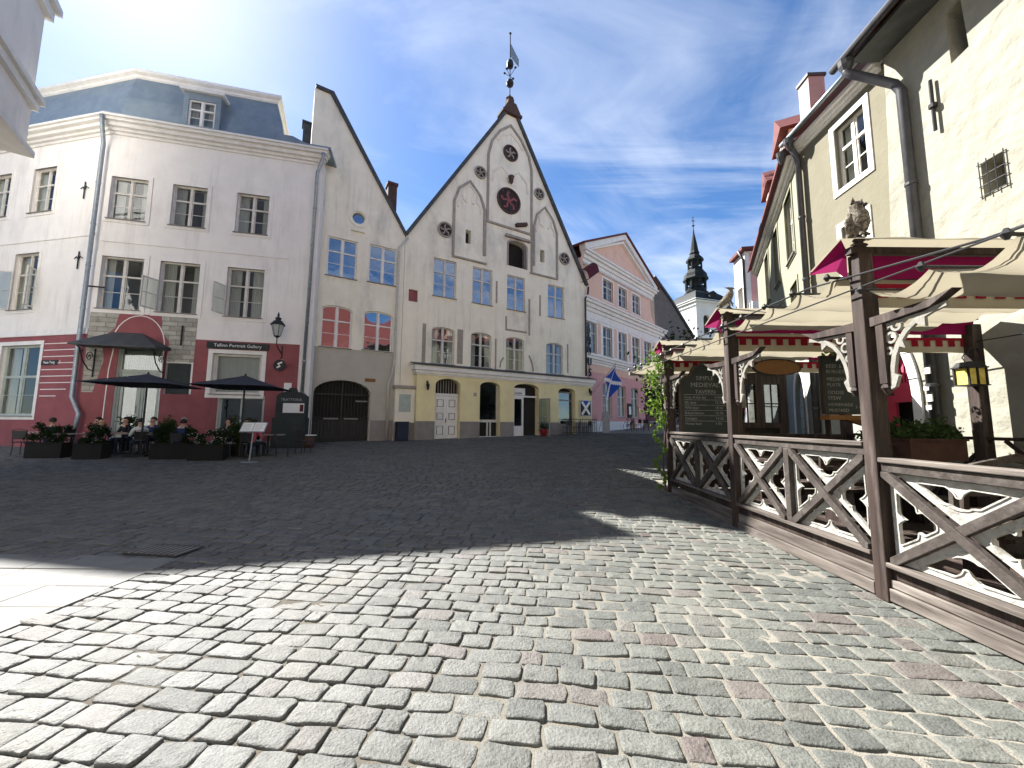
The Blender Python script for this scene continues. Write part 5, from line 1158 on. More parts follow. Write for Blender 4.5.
    s = MB(); s.tube([(-.12, 1.0, 2.86), (-.12, 2.65, 2.95), (-.12, 4.3, 3.17), (-.12, 6.1, 3.19), (-.12, 8.6, 3.2)], .010, 6); s.tube([(-.14, 1.0, 2.9), (-.14, 3.75, 2.95), (-.14, 6.1, 2.98), (-.14, 8.6, 3.0), (-.14, 10.8, 3.02)], .008, 6); s.tube([(3.9, 1.0, 2.9), (3.9, 10.8, 3.02)], .01, 6); obj('awning_cable', s, 'black', b)
    s = MB(); s.box(-.2, 3.2, 10.78, 10.86, 2.98, 3.08); s.box(3.0, 3.1, 10.77, 10.87, .3, 2.98); obj('end_beam', s, 'offw', b)
    s = MB()
    for i in range(28): s.box(.06 + i * .139, .06 + i * .139 + .134, 1.0, 8.55, .2, .235)
    obj('deck', s, 'wooddark', b)
    # rear rail
    s = MB(); s.box(3.86, 3.95, 1.0, 8.6, 1.40, 1.45); s.box(3.86, 3.95, 1.0, 8.6, .95, 1.0); s.box(3.88, 3.93, 1.0, 8.6, .3, .36); y = 1.22
    while y < 8.5: s.ribbon([(y, .36), (y + 1.0, 1.40)], .05, 3.87, 3.9); s.ribbon([(y, 1.40), (y + 1.0, .36)], .05, 3.905, 3.935); y += 1.2
    sv = []
    for v in s.v: sv.append(v)
    nbox = 24
    s.v = s.v[:nbox] + [(v[1], v[0], v[2]) for v in s.v[nbox:]]; obj('rear_rail', s, 'wooddark', b)
    s = MB(); s.box(.1, 3.8, 8.55, 8.62, .25, 1.35); s.box(.1, 3.8, 8.54, 8.64, 1.352, 1.42); obj('end_panel', s, 'wooddark', b)
    return b
terrace()

# ============================================================ foliage
def leaves(n, fn, size, jit=.5):
    V = np.zeros((n, 4, 3)); 
    for i in range(n):
        p = fn(i); s_ = size * random.uniform(1 - jit, 1 + jit); a = Vector((random.gauss(0, 1), random.gauss(0, 1), random.gauss(0, .8))).normalized(); c = a.orthogonal().normalized(); d = a.cross(c); th = random.uniform(0, 6.28)
        e1 = (c * math.cos(th) + d * math.sin(th)) * s_; e2 = (-c * math.sin(th) + d * math.cos(th)) * s_ * .6
        V[i] = [tuple(Vector(p) + e1), tuple(Vector(p) + e2), tuple(Vector(p) - e1), tuple(Vector(p) - e2)]
    return V.reshape(-1, 3), np.arange(n * 4).reshape(-1, 4)
def leafobj(name, n, fn, size, m, parent):
    V, F = leaves(n, fn, size); o = fill_mesh(name, V, F, M[m]); o.parent = parent; return o
def clusters(cs, spread):
    def f(i):
        c = random.choice(cs); d = Vector((random.gauss(0, 1), random.gauss(0, 1), random.gauss(0, 1))); return (c[0] + d.x * spread * c[3], c[1] + d.y * spread * c[3], c[2] + d.z * spread * c[3])
    return f
v = thing('climbing_vine', 'bright green vine climbing the farthest terrace post', 'plant', (XF - .1, 8.66, g(8.66)))
vc = [(-.12 + .1 * math.sin(i * .9), .05 * math.cos(i), .1 + .092 * i, random.uniform(.12, .3) if i < 15 else random.uniform(.5, .95)) for i in range(33)] + [(-.35, .1, 2.9, 1.4), (-.2, .1, 2.6, 1.5), (-.3, 0, 2.2, 1.2), (-.1, .2, 3.1, 1), (-.25, 0, 1.75, 1.2), (-.25, .05, 2.4, 1.2)]
leafobj('leaves', 1000, clusters(vc, .095), .036, 'leaf', v)
s = MB(); s.tube([(0, .02, 0), (-.06, 0, .6), (.02, .03, 1.3), (-.06, 0, 2.0), (0, 0, 3.0)], [.02, .018, .015, .012, .006], 6); obj('stem', s, 'brickdark', v)
def tree(x, y, h, r_, n, lab, seed, m='leafdark'):
    random.seed(seed); t = thing('tree', lab, 'tree', (x, y, g(y)))
    s = MB(); s.tube([(0, 0, 0), (.05, 0, h * .3), (-.04, .05, h * .6), (0, 0, h * .85)], [.16, .13, .09, .03], 8)
    cs = []
    for k in range(8):
        a = k * 2.4; z = h * (.35 + .06 * k); q = (math.cos(a) * r_ * .7, math.sin(a) * r_ * .7, z + h * .15); s.tube([(0, 0, z * .9), tuple(c * .55 for c in q[:2]) + (z + .15,), q], [.05, .03, .012], 5)
    obj('trunk', s, 'brickdark', t)
    for k in range(34):
        d = Vector((random.gauss(0, 1), random.gauss(0, 1), random.gauss(0, 1))).normalized() * random.uniform(.45, 1); cs.append((d.x * r_, d.y * r_, h * .62 + d.z * h * .36, random.uniform(.6, 1.3)))
    leafobj('crown', n, clusters(cs, r_ * .2), .075, m, t); return t
tree(7.3, 15.6, 5.0, 1.7, 5200, 'dark leafy tree behind the terrace chalkboard', 3); tree(9.8, 17.5, 4.6, 1.5, 4200, 'dark leafy tree beside the pale green house', 4)
random.seed(21)
# ============================================================ things on and around the terrace
def board(name, lab, x, y, z0, z1, w_, lines, ogee, rows, base):
    b = thing(name, lab, 'sign', (x, y, z0)); H = z1 - z0
    out = [(-w_ / 2, 0), (w_ / 2, 0), (w_ / 2, H * .72)] + ([(w_ * .42, H * .78), (w_ * .3, H * .80), (w_ * .2, H * .93), (0, H), (-w_ * .2, H * .93), (-w_ * .3, H * .80), (-w_ * .42, H * .78)] if ogee else [(w_ / 2, H), (-w_ / 2, H)]) + [(-w_ / 2, H * .72)]
    if not ogee: out = rect(-w_ / 2, w_ / 2, 0, H)
    s = MB(); s.prism(out, -.02, .03); obj('board_panel', s, 'chalk', b)
    s = MB(); s.ribbon(out, .045, -.035, .035, closed=True); obj('board_frame', s, 'brickdark' if ogee else 'wooddark', b)
    for k, (tx, sz, xx, zz, al) in enumerate(lines): text(tx, sz, 'chalk_text', 'chalkline', b, (xx, -.024, zz), ext=.001, align=al)
    if rows:
        s = MB()
        for zz in rows: s.box(-w_ * .42, w_ * .42, -.024, -.0205, zz - .004, zz + .004)
        obj('chalk_rule', s, 'chalkline', b)
    if base:
        s = MB()
        for xx in (-w_ / 2 + .06, w_ / 2 - .06): s.box(xx - .03, xx + .03, -.02, .04, .24 - z0, -.02)
        obj('leg', s, 'wooddark', b)
    return b
L1 = [('SIMPLE', .13, 0, 1.20, 'CENTER'), ('MEDIEVAL', .14, 0, 1.05, 'CENTER'), ('TAVERN', .12, 0, .90, 'CENTER')]
z = .78
for a, p in (('Soup of the day', '6.50'), ('Elk stew', '12.90'), ('Wild boar', '18.50'), ('Baked salmon', '16.90'), ('Sausages', '14.50'), ('Honey beer', '5.90')):
    L1 += [(a, .075, -.46, z, 'LEFT'), (p, .08, .2, z, 'LEFT')]; z -= .115
board('chalkboard', 'large black ogee-topped chalkboard menu at the far end of the terrace', 4.24, 8.44, 1.42, 2.98, 1.12, L1, True, [.84, .725, .61, .495, .38, .265], False)
L2 = [('BEEF &', .1, -.33, .86, 'LEFT'), ('BURGER', .09, -.33, .76, 'LEFT'), ('8.-', .1, .15, .82, 'LEFT'), ('MEDIEVAL', .09, -.33, .62, 'LEFT'), ('PLATE', .09, -.33, .52, 'LEFT'), ('24.90', .09, .1, .58, 'LEFT'), ('GOOSE', .09, -.33, .38, 'LEFT'), ('STEW', .09, -.33, .28, 'LEFT'), ('9.20', .09, .1, .34, 'LEFT'), ('HOMEMADE', .08, -.33, .16, 'LEFT'), ('MUSTARD', .08, -.33, .06, 'LEFT'), ('3.-', .08, .15, .12, 'LEFT')]
board('chalkboard', 'smaller rectangular chalkboard menu on a wooden ledge, under a tuft of leaves', 6.03, 6.95, 1.82, 2.86, .80, L2, False, None, True)
s = MB(); s.box(-.45, .45, -.12, .1, -.08, 0); s.prism([(-.1, -.081), (.45, -.081), (.45, -.3), (.3, -.2)], -.05, .05)
lg = obj('wooden_ledge', s, 'oval'); lg.location = (6.03, 6.9, 1.79); tag(lg, 'orange-brown wooden ledge beneath the smaller chalkboard', 'shelf')
hp = thing('hanging_plant', 'tuft of bright green leaves above the smaller chalkboard', 'plant', (6.1, 6.85, 2.95)); leafobj('leaves', 260, clusters([(-.2, 0, .05, 1), (.1, 0, .1, 1.2), (.25, 0, 0, .8)], .11), .035, 'leaf', hp); s = MB(); s.box(-.3, .3, -.08, .08, -.1, 0); obj('trough', s, 'wooddark', hp)
ov = thing('oval_sign', 'brown oval board hanging under the awning near the far chalkboard', 'sign', (5.62, 8.1, 2.83))
s = MB(); s.prism([(.50 * math.cos(2 * PI * i / 28), .17 * math.sin(2 * PI * i / 28)) for i in range(28)], -.02, .02); obj('sign_board', s, 'oval', ov)
s = MB(); s.ribbon([(.50 * math.cos(2 * PI * i / 28), .17 * math.sin(2 * PI * i / 28)) for i in range(28)], .025, -.03, .03, closed=True); s.tube([(-.3, 0, .13), (-.3, 0, .3)], .008, 5); s.tube([(.3, 0, .13), (.3, 0, .3)], .008, 5); obj('sign_rim', s, 'wooddark', ov)
ln = thing('hanging_lantern', 'amber glass lantern hanging on the rear terrace post by the lime wall', 'lantern', (7.2, 6.0, 2.26)); ln.scale = (.82, .82, .86)
s = MB(); 
for x in (-.17, 0, .17):
    for y in (-.12, .12): s.box(x - .014, x + .014, y - .014, y + .014, 0, .3)
s.box(-.2, .2, -.15, .15, -.02, 0.0); s.box(-.2, .2, -.15, .15, .3, .325); s.prism([(-.19, .326), (.19, .326), (.09, .42), (-.09, .42)], -.13, .13); obj('lantern_frame', s, 'black', ln)
s = MB(); s.box(-.16, .16, -.11, .11, .002, .298); obj('lantern_glass', s, 'glow', ln)
s = MB(); s.tube([(-.07, 0, .42), (-.12, 0, .50), (-.07, 0, .56), (.07, 0, .56), (.12, 0, .50), (.07, 0, .42)], .009, 5); s.tube([(0, 0, .56), (.05, 0, .68), (.2, .02, .69), (.3, .05, .6)], .01, 5); obj('lantern_hook', s, 'black', ln)
# bird figures
def bird(kind, lab, loc, rz):
    b = thing('bird_figure', lab, 'statue', loc, rz); s = MB()
    def blob(pts, n=12): s.tube([p[:3] for p in pts], [p[3] for p in pts], n)
    if kind == 'owl':
        blob([(0, .0, .02, .03), (0, -.005, .06, .065), (0, -.01, .14, .088), (0, -.01, .22, .080), (0, 0, .27, .062), (0, .005, .31, .070), (0, 0, .35, .052), (0, 0, .375, .02)])
        blob([(-.045, 0, .34, .024), (-.055, -.005, .375, .014), (-.062, -.01, .405, .003)], 6); blob([(.045, 0, .34, .024), (.055, -.005, .375, .014), (.062, -.01, .405, .003)], 6)
        blob([(0, .05, .12, .045), (0, .085, .05, .035), (0, .10, -.03, .015)], 8); blob([(-.07, .02, .24, .02), (-.085, .03, .16, .035), (-.06, .06, .05, .012)], 8); blob([(.07, .02, .24, .02), (.085, .03, .16, .035), (.06, .06, .05, .012)], 8)
        blob([(-.035, -.04, .02, .02), (-.035, -.07, .0, .012)], 6); blob([(.035, -.04, .02, .02), (.035, -.07, .0, .012)], 6)
        obj('body', s, 'owlm', b, True); s = MB()
        for x in (-.028, .028): s.lathe([(.003, -.018), (.018, 0), (.003, .018)], (x, -.062, .315), 8)
        obj('eye', s, 'black', b); s = MB(); s.tube([(0, -.065, .30), (0, -.085, .28)], [.012, .003], 6); obj('beak', s, 'black', b)
    else:   # crested bird with long tail, standing in profile along local X (head at +X)
        blob([(-.34, 0, .02, .010), (-.28, 0, .05, .035), (-.16, 0, .12, .055), (-.05, 0, .18, .082), (.05, 0, .23, .092), (.12, 0, .29, .075), (.155, 0, .34, .05), (.165, 0, .385, .05), (.165, 0, .42, .03)])
        blob([(.13, 0, .40, .03), (.07, 0, .425, .014), (.01, 0, .44, .004)], 6)
        blob([(-.02, .06, .22, .03), (-.14, .06, .16, .05), (-.30, .03, .10, .012)], 8); blob([(-.02, -.06, .22, .03), (-.14, -.06, .16, .05), (-.30, -.03, .10, .012)], 8)
        blob([(.02, .03, .15, .02), (.03, .03, .0, .010)], 6); blob([(.05, -.03, .15, .02), (.06, -.03, .0, .010)], 6)
        obj('body', s, 'owlm', b, True); s = MB(); s.tube([(.20, 0, .39), (.25, 0, .375), (.275, 0, .35)], [.018, .012, .003], 6); obj('beak', s, 'black', b)
        s = MB()
        for y in (-.045, .045): s.lathe([(.002, -.008), (.008, 0), (.002, .008)], (.185, y, .395), 6)
        obj('eye', s, 'black', b)
    return b
o = bird('owl', 'mottled grey owl figure with ear tufts on the nearest canopy post', (XF, 3.74, 3.515), R(12)); o.scale = (1.02, 1.02, 1.02)
o = bird('crest', 'long-tailed crested bird figure on the middle canopy post', (XF, 6.10, 3.53), R(4)); o.scale = (.66, .66, .78); o.rotation_euler = (0, R(-16), R(4)); o.location = (XF + .02, 6.10, 3.50)
# planters, tables, benches on the terrace
def planter(loc, rz, w_, lab, n, m='leafmid', hgt=.3, flower=0, box=(.34, .32), boxm='terra'):
    p = thing('planter', lab, 'planter', loc, rz); s = MB(); s.box(-w_ / 2, w_ / 2, -box[0] / 2, box[0] / 2, 0, box[1] - .03); s.box(-w_ / 2 - .02, w_ / 2 + .02, -box[0] / 2 - .02, box[0] / 2 + .02, box[1] - .029, box[1]); obj('box', s, boxm, p)
    cs = [(random.uniform(-w_ / 2, w_ / 2), random.uniform(-.1, .1), box[1] + random.uniform(.0, hgt), random.uniform(.5, 1)) for _ in range(int(6 + w_ * 8))]
    leafobj('plant', n, clusters(cs, .07), .032, m, p)
    if flower: leafobj('flowers', flower, clusters(cs, .11), .028, 'flower', p)
    return p
planter((6.35, 5.95, 1.10), 0, .85, 'red-brown planter with leafy green plants in front of the pink door', 1000, hgt=.22)
planter((5.95, 6.2, 1.0), 0, .5, 'red-brown planter with taller dark foliage beside the near chalkboard', 700, hgt=.35)
for i, (x, y) in enumerate(((4.9, 2.9), (5.3, 5.0), (5.2, 7.2))):
    t = thing('table', ('dark timber table near the front of the terrace', 'dark timber table in the middle of the terrace', 'dark timber table by the far chalkboard')[i], 'table', (x, y, .236), 0, 'terrace tables')
    s = MB(); s.box(-.75, .75, -.4, .4, .72, .77); obj('tabletop', s, 'woodrail' if i == 0 else 'wooddark', t)
    for sx in (-.6, .6):
        s = MB(); s.box(sx - .05, sx + .05, -.3, .3, 0, .05); s.box(sx - .05, sx + .05, -.05, .05, .05, .72); obj('leg', s, 'wooddark', t)
    for k, sy in enumerate((-.75, .75)):
        c = thing('bench', ('near', 'rear')[k] + ' arch-backed timber bench at the ' + ('front', 'middle', 'far')[i] + ' terrace table', 'bench', (x, y + sy, .236), 0, 'terrace benches')
        s = MB(); s.box(-.65, .65, -.18, .18, .42, .47); obj('seat', s, 'wooddark', c)
        for sx in (-.58, .58): s = MB(); s.box(sx - .035, sx + .035, -.15, .15, 0, .42); obj('leg', s, 'wooddark', c)
        s = MB(); yb = .17 * (1 if sy > 0 else -1); s.ribbon([(-.62, .47), (-.6, .88), (-.4, .98), (0, 1.06), (.4, .98), (.6, .88), (.62, .47)], .06, yb - .02, yb + .02); s.box(-.6, .6, yb - .015, yb + .015, .7, .76); obj('backrest', s, 'woodx' if i == 0 else 'wooddark', c)
# wooden kiosk behind the terrace
k = thing('wooden_kiosk', 'dark timber porch with glazed amber-lit panes behind the terrace', 'kiosk', (6.85, 10.6, g(10.6)))
s = MB(); s.wall([(-.75, 0), (.75, 0), (.75, 2.9), (-.75, 2.9)], [rect(-.55, -.12, 1.45, 2.5), rect(.12, .55, 1.45, 2.5), rect(-.45, .5, .9, 1.3)], 0, 1.4, [.15] * 3); obj('wall', s, ['wooddark', 'inside'], k)
for x0, x1 in ((-.55, -.12), (.12, .55)):
    s = MB(); s.box(x0, x1, .05, .07, 1.45, 2.5); pn = obj('pane', s, 'glassblue', k); s = MB(); s.box(x0, x1, .03, .09, 1.95, 1.98); s.box((x0 + x1) / 2 - .012, (x0 + x1) / 2 + .012, .031, .089, 1.45, 2.5); obj('glazing_bar', s, 'wooddark', pn)
s = MB(); s.box(-.95, .95, -.25, 1.6, 2.903, 3.0); obj('roof', s, 'wooddark', k)
s = MB(); s.box(-.15, .15, -.09, -.03, 1.65, 2.05)
nb = obj('notice_board', s, 'sill'); nb.location = (5.25, 8.95, .35); tag(nb, 'small grey notice panel seen beside the large chalkboard', 'sign')

# ============================================================ people (one continuous skinned body each)
def person(lab, loc, rz, top, bottom, hair, pose='sit', lean=0, bald=False, arms='table'):
    J = {}; E_ = []; Rr = []; V = []; kind = []
    def v(p, r_, k, par=None):
        V.append(p); Rr.append(r_); kind.append(k); i = len(V) - 1
        if par is not None: E_.append((par, i))
        return i
    z0 = .50 if pose == 'sit' else .93
    pel = v((0, 0, z0), (.15, .12), 'b'); wa = v((0, -.01, z0 + .17), (.125, .10), 't', pel); ch = v((0, .01 + lean, z0 + .36), (.155, .11), 't', wa); ne0 = v((0, .02 + lean, z0 + .49), (.075, .065), 't', ch); ne = v((0, .035 + lean, z0 + .56), (.05, .05), 's', ne0)
    h1 = v((0, .05 + lean, z0 + .64), (.068, .075), 's', ne); h2 = v((0, .045 + lean, z0 + .71), (.078, .092), 's', h1); h3 = v((0, .035 + lean, z0 + .775), (.055, .07), 's', h2); no = v((0, .15 + lean, z0 + .665), (.012, .012), 's', h1)
    for sx in (-1, 1):
        ea = v((sx * .085, .04 + lean, z0 + .68), (.012, .02), 's', h2)
        sh = v((sx * .17, .01 + lean, z0 + .44), (.062, .062), 't', ne0)
        if arms == 'table': el = v((sx * .24, .10 + lean, z0 + .20), (.046, .046), 't', sh); wr = v((sx * .15, .34, z0 + .24), (.028, .028), 's', el); d = Vector((-sx * .15, .95, 0)).normalized()
        else: el = v((sx * .25, .02 + lean, z0 + .17), (.046, .046), 't', sh); wr = v((sx * .21, .20, z0 + .06), (.028, .028), 's', el); d = Vector((0, .8, -.5)).normalized()
        W_ = Vector(V[wr]); pa = v(tuple(W_ + d * .05), (.034, .018), 's', wr); side = Vector((1, 0, 0)); Pp = Vector(V[pa])
        for q, (off, ln_) in enumerate(((-.028, .062), (-.010, .075), (.010, .07), (.027, .055))):
            k1 = v(tuple(Pp + d * .035 + side * off), (.009, .009), 's', pa); v(tuple(Pp + d * (.035 + ln_) + side * off * 1.15 + Vector((0, 0, -.018))), (.0075, .0075), 's', k1)
        th = v(tuple(W_ + d * .03 + side * (-sx) * .038), (.010, .010), 's', pa); v(tuple(W_ + d * .07 + side * (-sx) * .052 + Vector((0, 0, -.01))), (.008, .008), 's', th)
        if pose == 'sit': hp_ = v((sx * .10, .06, z0 - .01), (.095, .09), 'b', pel); kn = v((sx * .13, .46, z0 + .0), (.062, .062), 'b', hp_); an = v((sx * .12, .44, .10), (.042, .042), 'b', kn); he = v((sx * .12, .42, .045), (.04, .035), 'f', an); v((sx * .13, .60, .035), (.035, .028), 'f', he)
        else: hp_ = v((sx * .10, 0, z0 - .08), (.095, .09), 'b', pel); kn = v((sx * .11, .03, .50), (.06, .06), 'b', hp_); an = v((sx * .11, -.01, .10), (.042, .042), 'b', kn); he = v((sx * .11, -.02, .045), (.04, .035), 'f', an); v((sx * .13, .16, .035), (.035, .028), 'f', he)
    me = bpy.data.meshes.new('body'); me.from_pydata(V, E_, []); o = bpy.data.objects.new('body_tmp', me); COL.objects.link(o)
    sk = o.modifiers.new('s', 'SKIN'); sk.use_smooth_shade = True
    for i, r_ in enumerate(Rr): me.skin_vertices[0].data[i].radius = r_
    me.skin_vertices[0].data[0].use_root = True
    sb = o.modifiers.new('u', 'SUBSURF'); sb.levels = 1; sb.render_levels = 1
    dg = bpy.context.evaluated_depsgraph_get(); m2 = bpy.data.meshes.new_from_object(o.evaluated_get(dg)); bpy.data.objects.remove(o)
    m2.materials.clear()
    for m in ('skin', top, bottom, 'black'): m2.materials.append(M[m])
    A = np.array(V); ki = {'s': 0, 't': 1, 'b': 2, 'f': 3}
    mid = [((A[a] + A[b_]) / 2, ki[kind[b_]]) for a, b_ in E_] + [(A[i], ki[kind[i]]) for i in range(len(V))]; MA = np.array([m for m, _ in mid]); MK = [k_ for _, k_ in mid]
    for p in m2.polygons: p.material_index = MK[int(np.argmin(((MA - np.array(p.center)) ** 2).sum(1)))]
    p = thing('person', lab, 'person', loc, rz); m2.name = 'body'; b = bpy.data.objects.new('body', m2); COL.objects.link(b); b.parent = p
    if not bald:
        s = MB(); n = 12; c = (0, .03 + lean, z0 + .725)
        pr = [(.088, -.045), (.094, 0), (.086, .05), (.055, .092), (.01, .108)]; s.lathe(pr, c, n); s.v = [(x, (y - c[1]) * 1.1 + c[1] - (.028 if z < c[2] + .03 else .008), z) for x, y, z in s.v]; obj('hair', s, hair, p, True)
    s = MB()
    for sx in (-.03, .03): s.lathe([(.002, -.008), (.01, 0), (.002, .008)], (sx, .122 + lean, z0 + .70), 6)
    obj('eye', s, 'black', p); s = MB(); s.box(-.025, .025, .118 + lean, .126 + lean, z0 + .618, z0 + .626); obj('mouth', s, 'darkred', p)
    return p
def P3(px, y): return (px - 512) / 385 * y      # helper used once to lay out the cafe row
M['shirtw'] = mat('white_shirt', (.72, .72, .72), .9); M['shirtb'] = mat('black_jacket', (.018, .02, .028), .9); M['shirtg'] = mat('dark_green_top', (.03, .05, .04), .9); M['jeans'] = mat('navy_trousers', (.025, .035, .07), .9); M['pinktop'] = mat('pink_top', (.6, .12, .16), .9); M['bluetop'] = mat('blue_jumper', (.03, .05, .16), .9)

def chair_at(loc, rz, lab, proto=[None]):
    if proto[0] is None:
        c = thing('cafe_chair', lab, 'chair', loc, rz, 'cafe chairs'); s = MB(); s.box(-.2, .2, -.2, .2, .43, .46); obj('seat', s, 'shirtb', c)
        for sx in (-.18, .18):
            for sy in (-.18, .18): s = MB(); s.tube([(sx, sy, 0), (sx * .95, sy * .95, .43)], .014, 6); obj('leg', s, 'black', c)
        s = MB(); s.tube([(-.18, -.18, .46), (-.18, -.24, .86), (0, -.27, .9), (.18, -.24, .86), (.18, -.18, .46)], .014, 6)
        s.box(-.17, .17, -.245, -.225, .55, .84)
        obj('backrest', s, 'black', c); proto[0] = c; return c
    return dup(proto[0], loc, rz, lab)
def table_at(loc, lab, proto=[None]):
    if proto[0] is None:
        t = thing('cafe_table', lab, 'table', loc, 0, 'cafe tables'); s = MB(); s.box(-.38, .38, -.38, .38, .71, .74); obj('tabletop', s, 'mould', t); s = MB(); s.tube([(0, 0, .03), (0, 0, .71)], .03, 8); s.lathe([(.24, 0), (.24, .02), (.04, .05)], (0, 0, 0), 12); obj('pedestal', s, 'black', t); proto[0] = t; return t
    return dup(proto[0], loc, 0, lab)
zc = lambda y: g(y)
tabs = [(-15.4, 13.6, 'beside the leftmost planter'), (-13.9, 13.9, 'behind the bald man in black'), (-12.5, 13.9, 'in front of the two people in white'), (-10.9, 13.7, 'between the two dark parasols'), (-8.7, 13.9, 'behind the menu stand'), (-17.2, 14.2, 'below the shop window at the far left')]
for x, y, l in tabs: table_at((x, y, zc(y)), 'small square cafe table ' + l)
PP = [(-15.0, 14.15, 150, 'shirtg', 'jeans', 'hair', False, 'seated person in dark green at the left of the cafe', 'sit'),
      (-14.1, 13.25, 10, 'shirtb', 'shirtb', 'hairg', True, 'seated bald person in black jacket with back to the square', 'sit'),
      (-14.35, 14.5, 175, 'shirtb', 'jeans', 'hair', False, 'seated person with dark hair facing the bald person', 'sit'),
      (-12.95, 13.55, 55, 'shirtw', 'jeans', 'hair', False, 'seated person in white shirt leaning on the table, dark hair', 'sit'),
      (-12.25, 14.55, 170, 'shirtw', 'jeans', 'hairg', False, 'second person in white, seated behind under the left parasol', 'sit'),
      (-11.1, 13.05, 10, 'bluetop', 'jeans', 'hair', False, 'seated person in navy jumper between the parasols', 'sit'),
      (-8.85, 13.25, -5, 'pinktop', 'shirtb', 'hair', False, 'seated person in pink top behind the menu stand', 'sit'),
      (-9.75, 14.3, -150, 'shirtg', 'shirtb', 'hair', False, 'seated person in dark clothes by the gallery window', 'sit'),
      (-15.9, 13.4, 40, 'shirtb', 'jeans', 'hair', False, 'seated person in black at the leftmost cafe table', 'sit'), (-13.45, 14.6, -170, 'bluetop', 'shirtb', 'hair', False, 'seated person in dark blue against the red wall left of the door', 'sit'), (-10.5, 14.5, 150, 'shirtb', 'shirtb', 'hair', False, 'seated person in black with back to the red wall between the parasols', 'sit')]
for x, y, rz, t_, b_, hr, bald, lab, po_ in PP:
    yy = (rz if abs(rz) < 90 else rz); person(lab, (x, y, zc(y) - .02), R(rz), t_, b_, hr, po_, lean=.05, bald=bald)
for x, y, rz, l in [(-15.0, 14.15, 150, 'under the person in dark green'), (-14.1, 13.25, 10, 'under the bald person'), (-14.35, 14.5, 175, 'under the person facing the bald person'), (-12.95, 13.55, 55, 'under the nearer person in white'), (-12.25, 14.55, 170, 'under the rear person in white'), (-11.1, 13.05, 10, 'under the person in navy'), (-8.85, 13.25, -5, 'under the person in pink'), (-9.75, 14.3, -150, 'under the person by the gallery window'), (-15.9, 13.4, 40, 'under the person in black at the leftmost table'), (-13.45, 14.6, -170, 'under the person in dark blue by the door'), (-10.5, 14.5, 150, 'under the person in black between the parasols'), (-16.5, 14.3, 90, 'empty, at the far left'), (-16.9, 13.5, 20, 'empty, leftmost in the photo'), (-8.0, 13.6, -60, 'empty, right of the menu stand'), (-7.75, 14.5, -120, 'empty, beside the menu cabinet'), (-10.1, 13.4, 60, 'empty, in front of the gallery window')]:
    chair_at((x, y, zc(y)), R(rz), 'black metal cafe chair ' + l)
def parasol(loc, r_, ztop, zed, lab):
    p = thing('parasol', lab, 'parasol', loc, R(13), 'dark cafe parasols'); s = MB(); s.tube([(0, 0, 0), (0, 0, ztop + .05)], .03, 8); obj('pole', s, 'black', p)
    s = MB(); s.box(-.3, .3, -.3, .3, 0, .06); obj('base', s, 'black', p)
    s = MB(); n = 4; vs = [(0, 0, ztop)]; N_ = 24
    for j in (1, 2, 3, 4, 5):
        for k in range(N_):
            a = 2 * PI * k / N_; q = 1 / max(abs(math.cos(a)), abs(math.sin(a))); d = min(q, 1.35) * r_ * j / 5
            zz = ztop - (ztop - zed) * (j / 5) ** .92 + .03 * math.sin(PI * j / 5) * (abs(math.sin(2 * a))) * -1; vs.append((d * math.cos(a), d * math.sin(a), zz))
    fs = [(0, 1 + k, 1 + (k + 1) % N_) for k in range(N_)] + [(1 + (j - 1) * N_ + k, 1 + j * N_ + k, 1 + j * N_ + (k + 1) % N_, 1 + (j - 1) * N_ + (k + 1) % N_) for j in range(1, 5) for k in range(N_)]
    s.add(vs, fs); o = obj('canopy', s, 'blackcloth', p, fix=False); s = MB()
    for k in range(8):
        a = PI / 4 * k; q = min(1 / max(abs(math.cos(a)), abs(math.sin(a))), 1.35) * r_; s.tube([(0, 0, ztop - .35), (q * .5 * math.cos(a), q * .5 * math.sin(a), ztop - (ztop - zed) * .55 - .03)], .012, 5); s.tube([(0, 0, ztop - .03), (q * .98 * math.cos(a), q * .98 * math.sin(a), zed - .015)], .010, 5)
    obj('rib', s, 'black', p); return p
parasol((-12.75, 13.4, zc(13.4)), 1.28, 2.86, 2.44, 'wide charcoal parasol in front of the cafe entrance')
parasol((-9.2, 13.2, zc(13.2)), 1.22, 2.82, 2.38, 'charcoal parasol below the gallery shop window')
random.seed(5)
for x, y, w_, lab, fl_ in ((-15.3, 12.9, 1.0, 'dark planter box of dense shrubs at the left of the cafe', 20), (-11.2, 12.9, 1.1, 'long dark planter box of shrubs under the left parasol', 10), (-9.85, 12.7, 1.0, 'dark planter box with white flowers left of the menu stand', 160), (-13.7, 12.75, .8, 'dark planter box with grey-white blooms before the bald person', 60)):
    planter((x, y, zc(y)), R(10), w_, lab, 1900, 'leafdark', .55, fl_, (.4, .5), 'soil')
for x, y, h, lab in ((-11.75, 13.25, 1.2, 'tall leafy potted shrub beside the left parasol pole'), (-9.55, 13.6, 1.3, 'tall leafy potted shrub beside the right parasol pole'), (-14.75, 14.9, 1.2, 'dark potted shrub against the red wall by the downpipe')):
    q = thing('potted_plant', lab, 'plant', (x, y, zc(y))); s = MB(); s.lathe([(.17, 0), (.23, .38), (.24, .42)], (0, 0, 0), 12); obj('pot', s, 'soil', q, True); leafobj('plant', 900, clusters([(random.gauss(0, .13), random.gauss(0, .13), random.uniform(.45, h), random.uniform(.6, 1.1)) for _ in range(16)], .09), .045, 'leafmid', q)
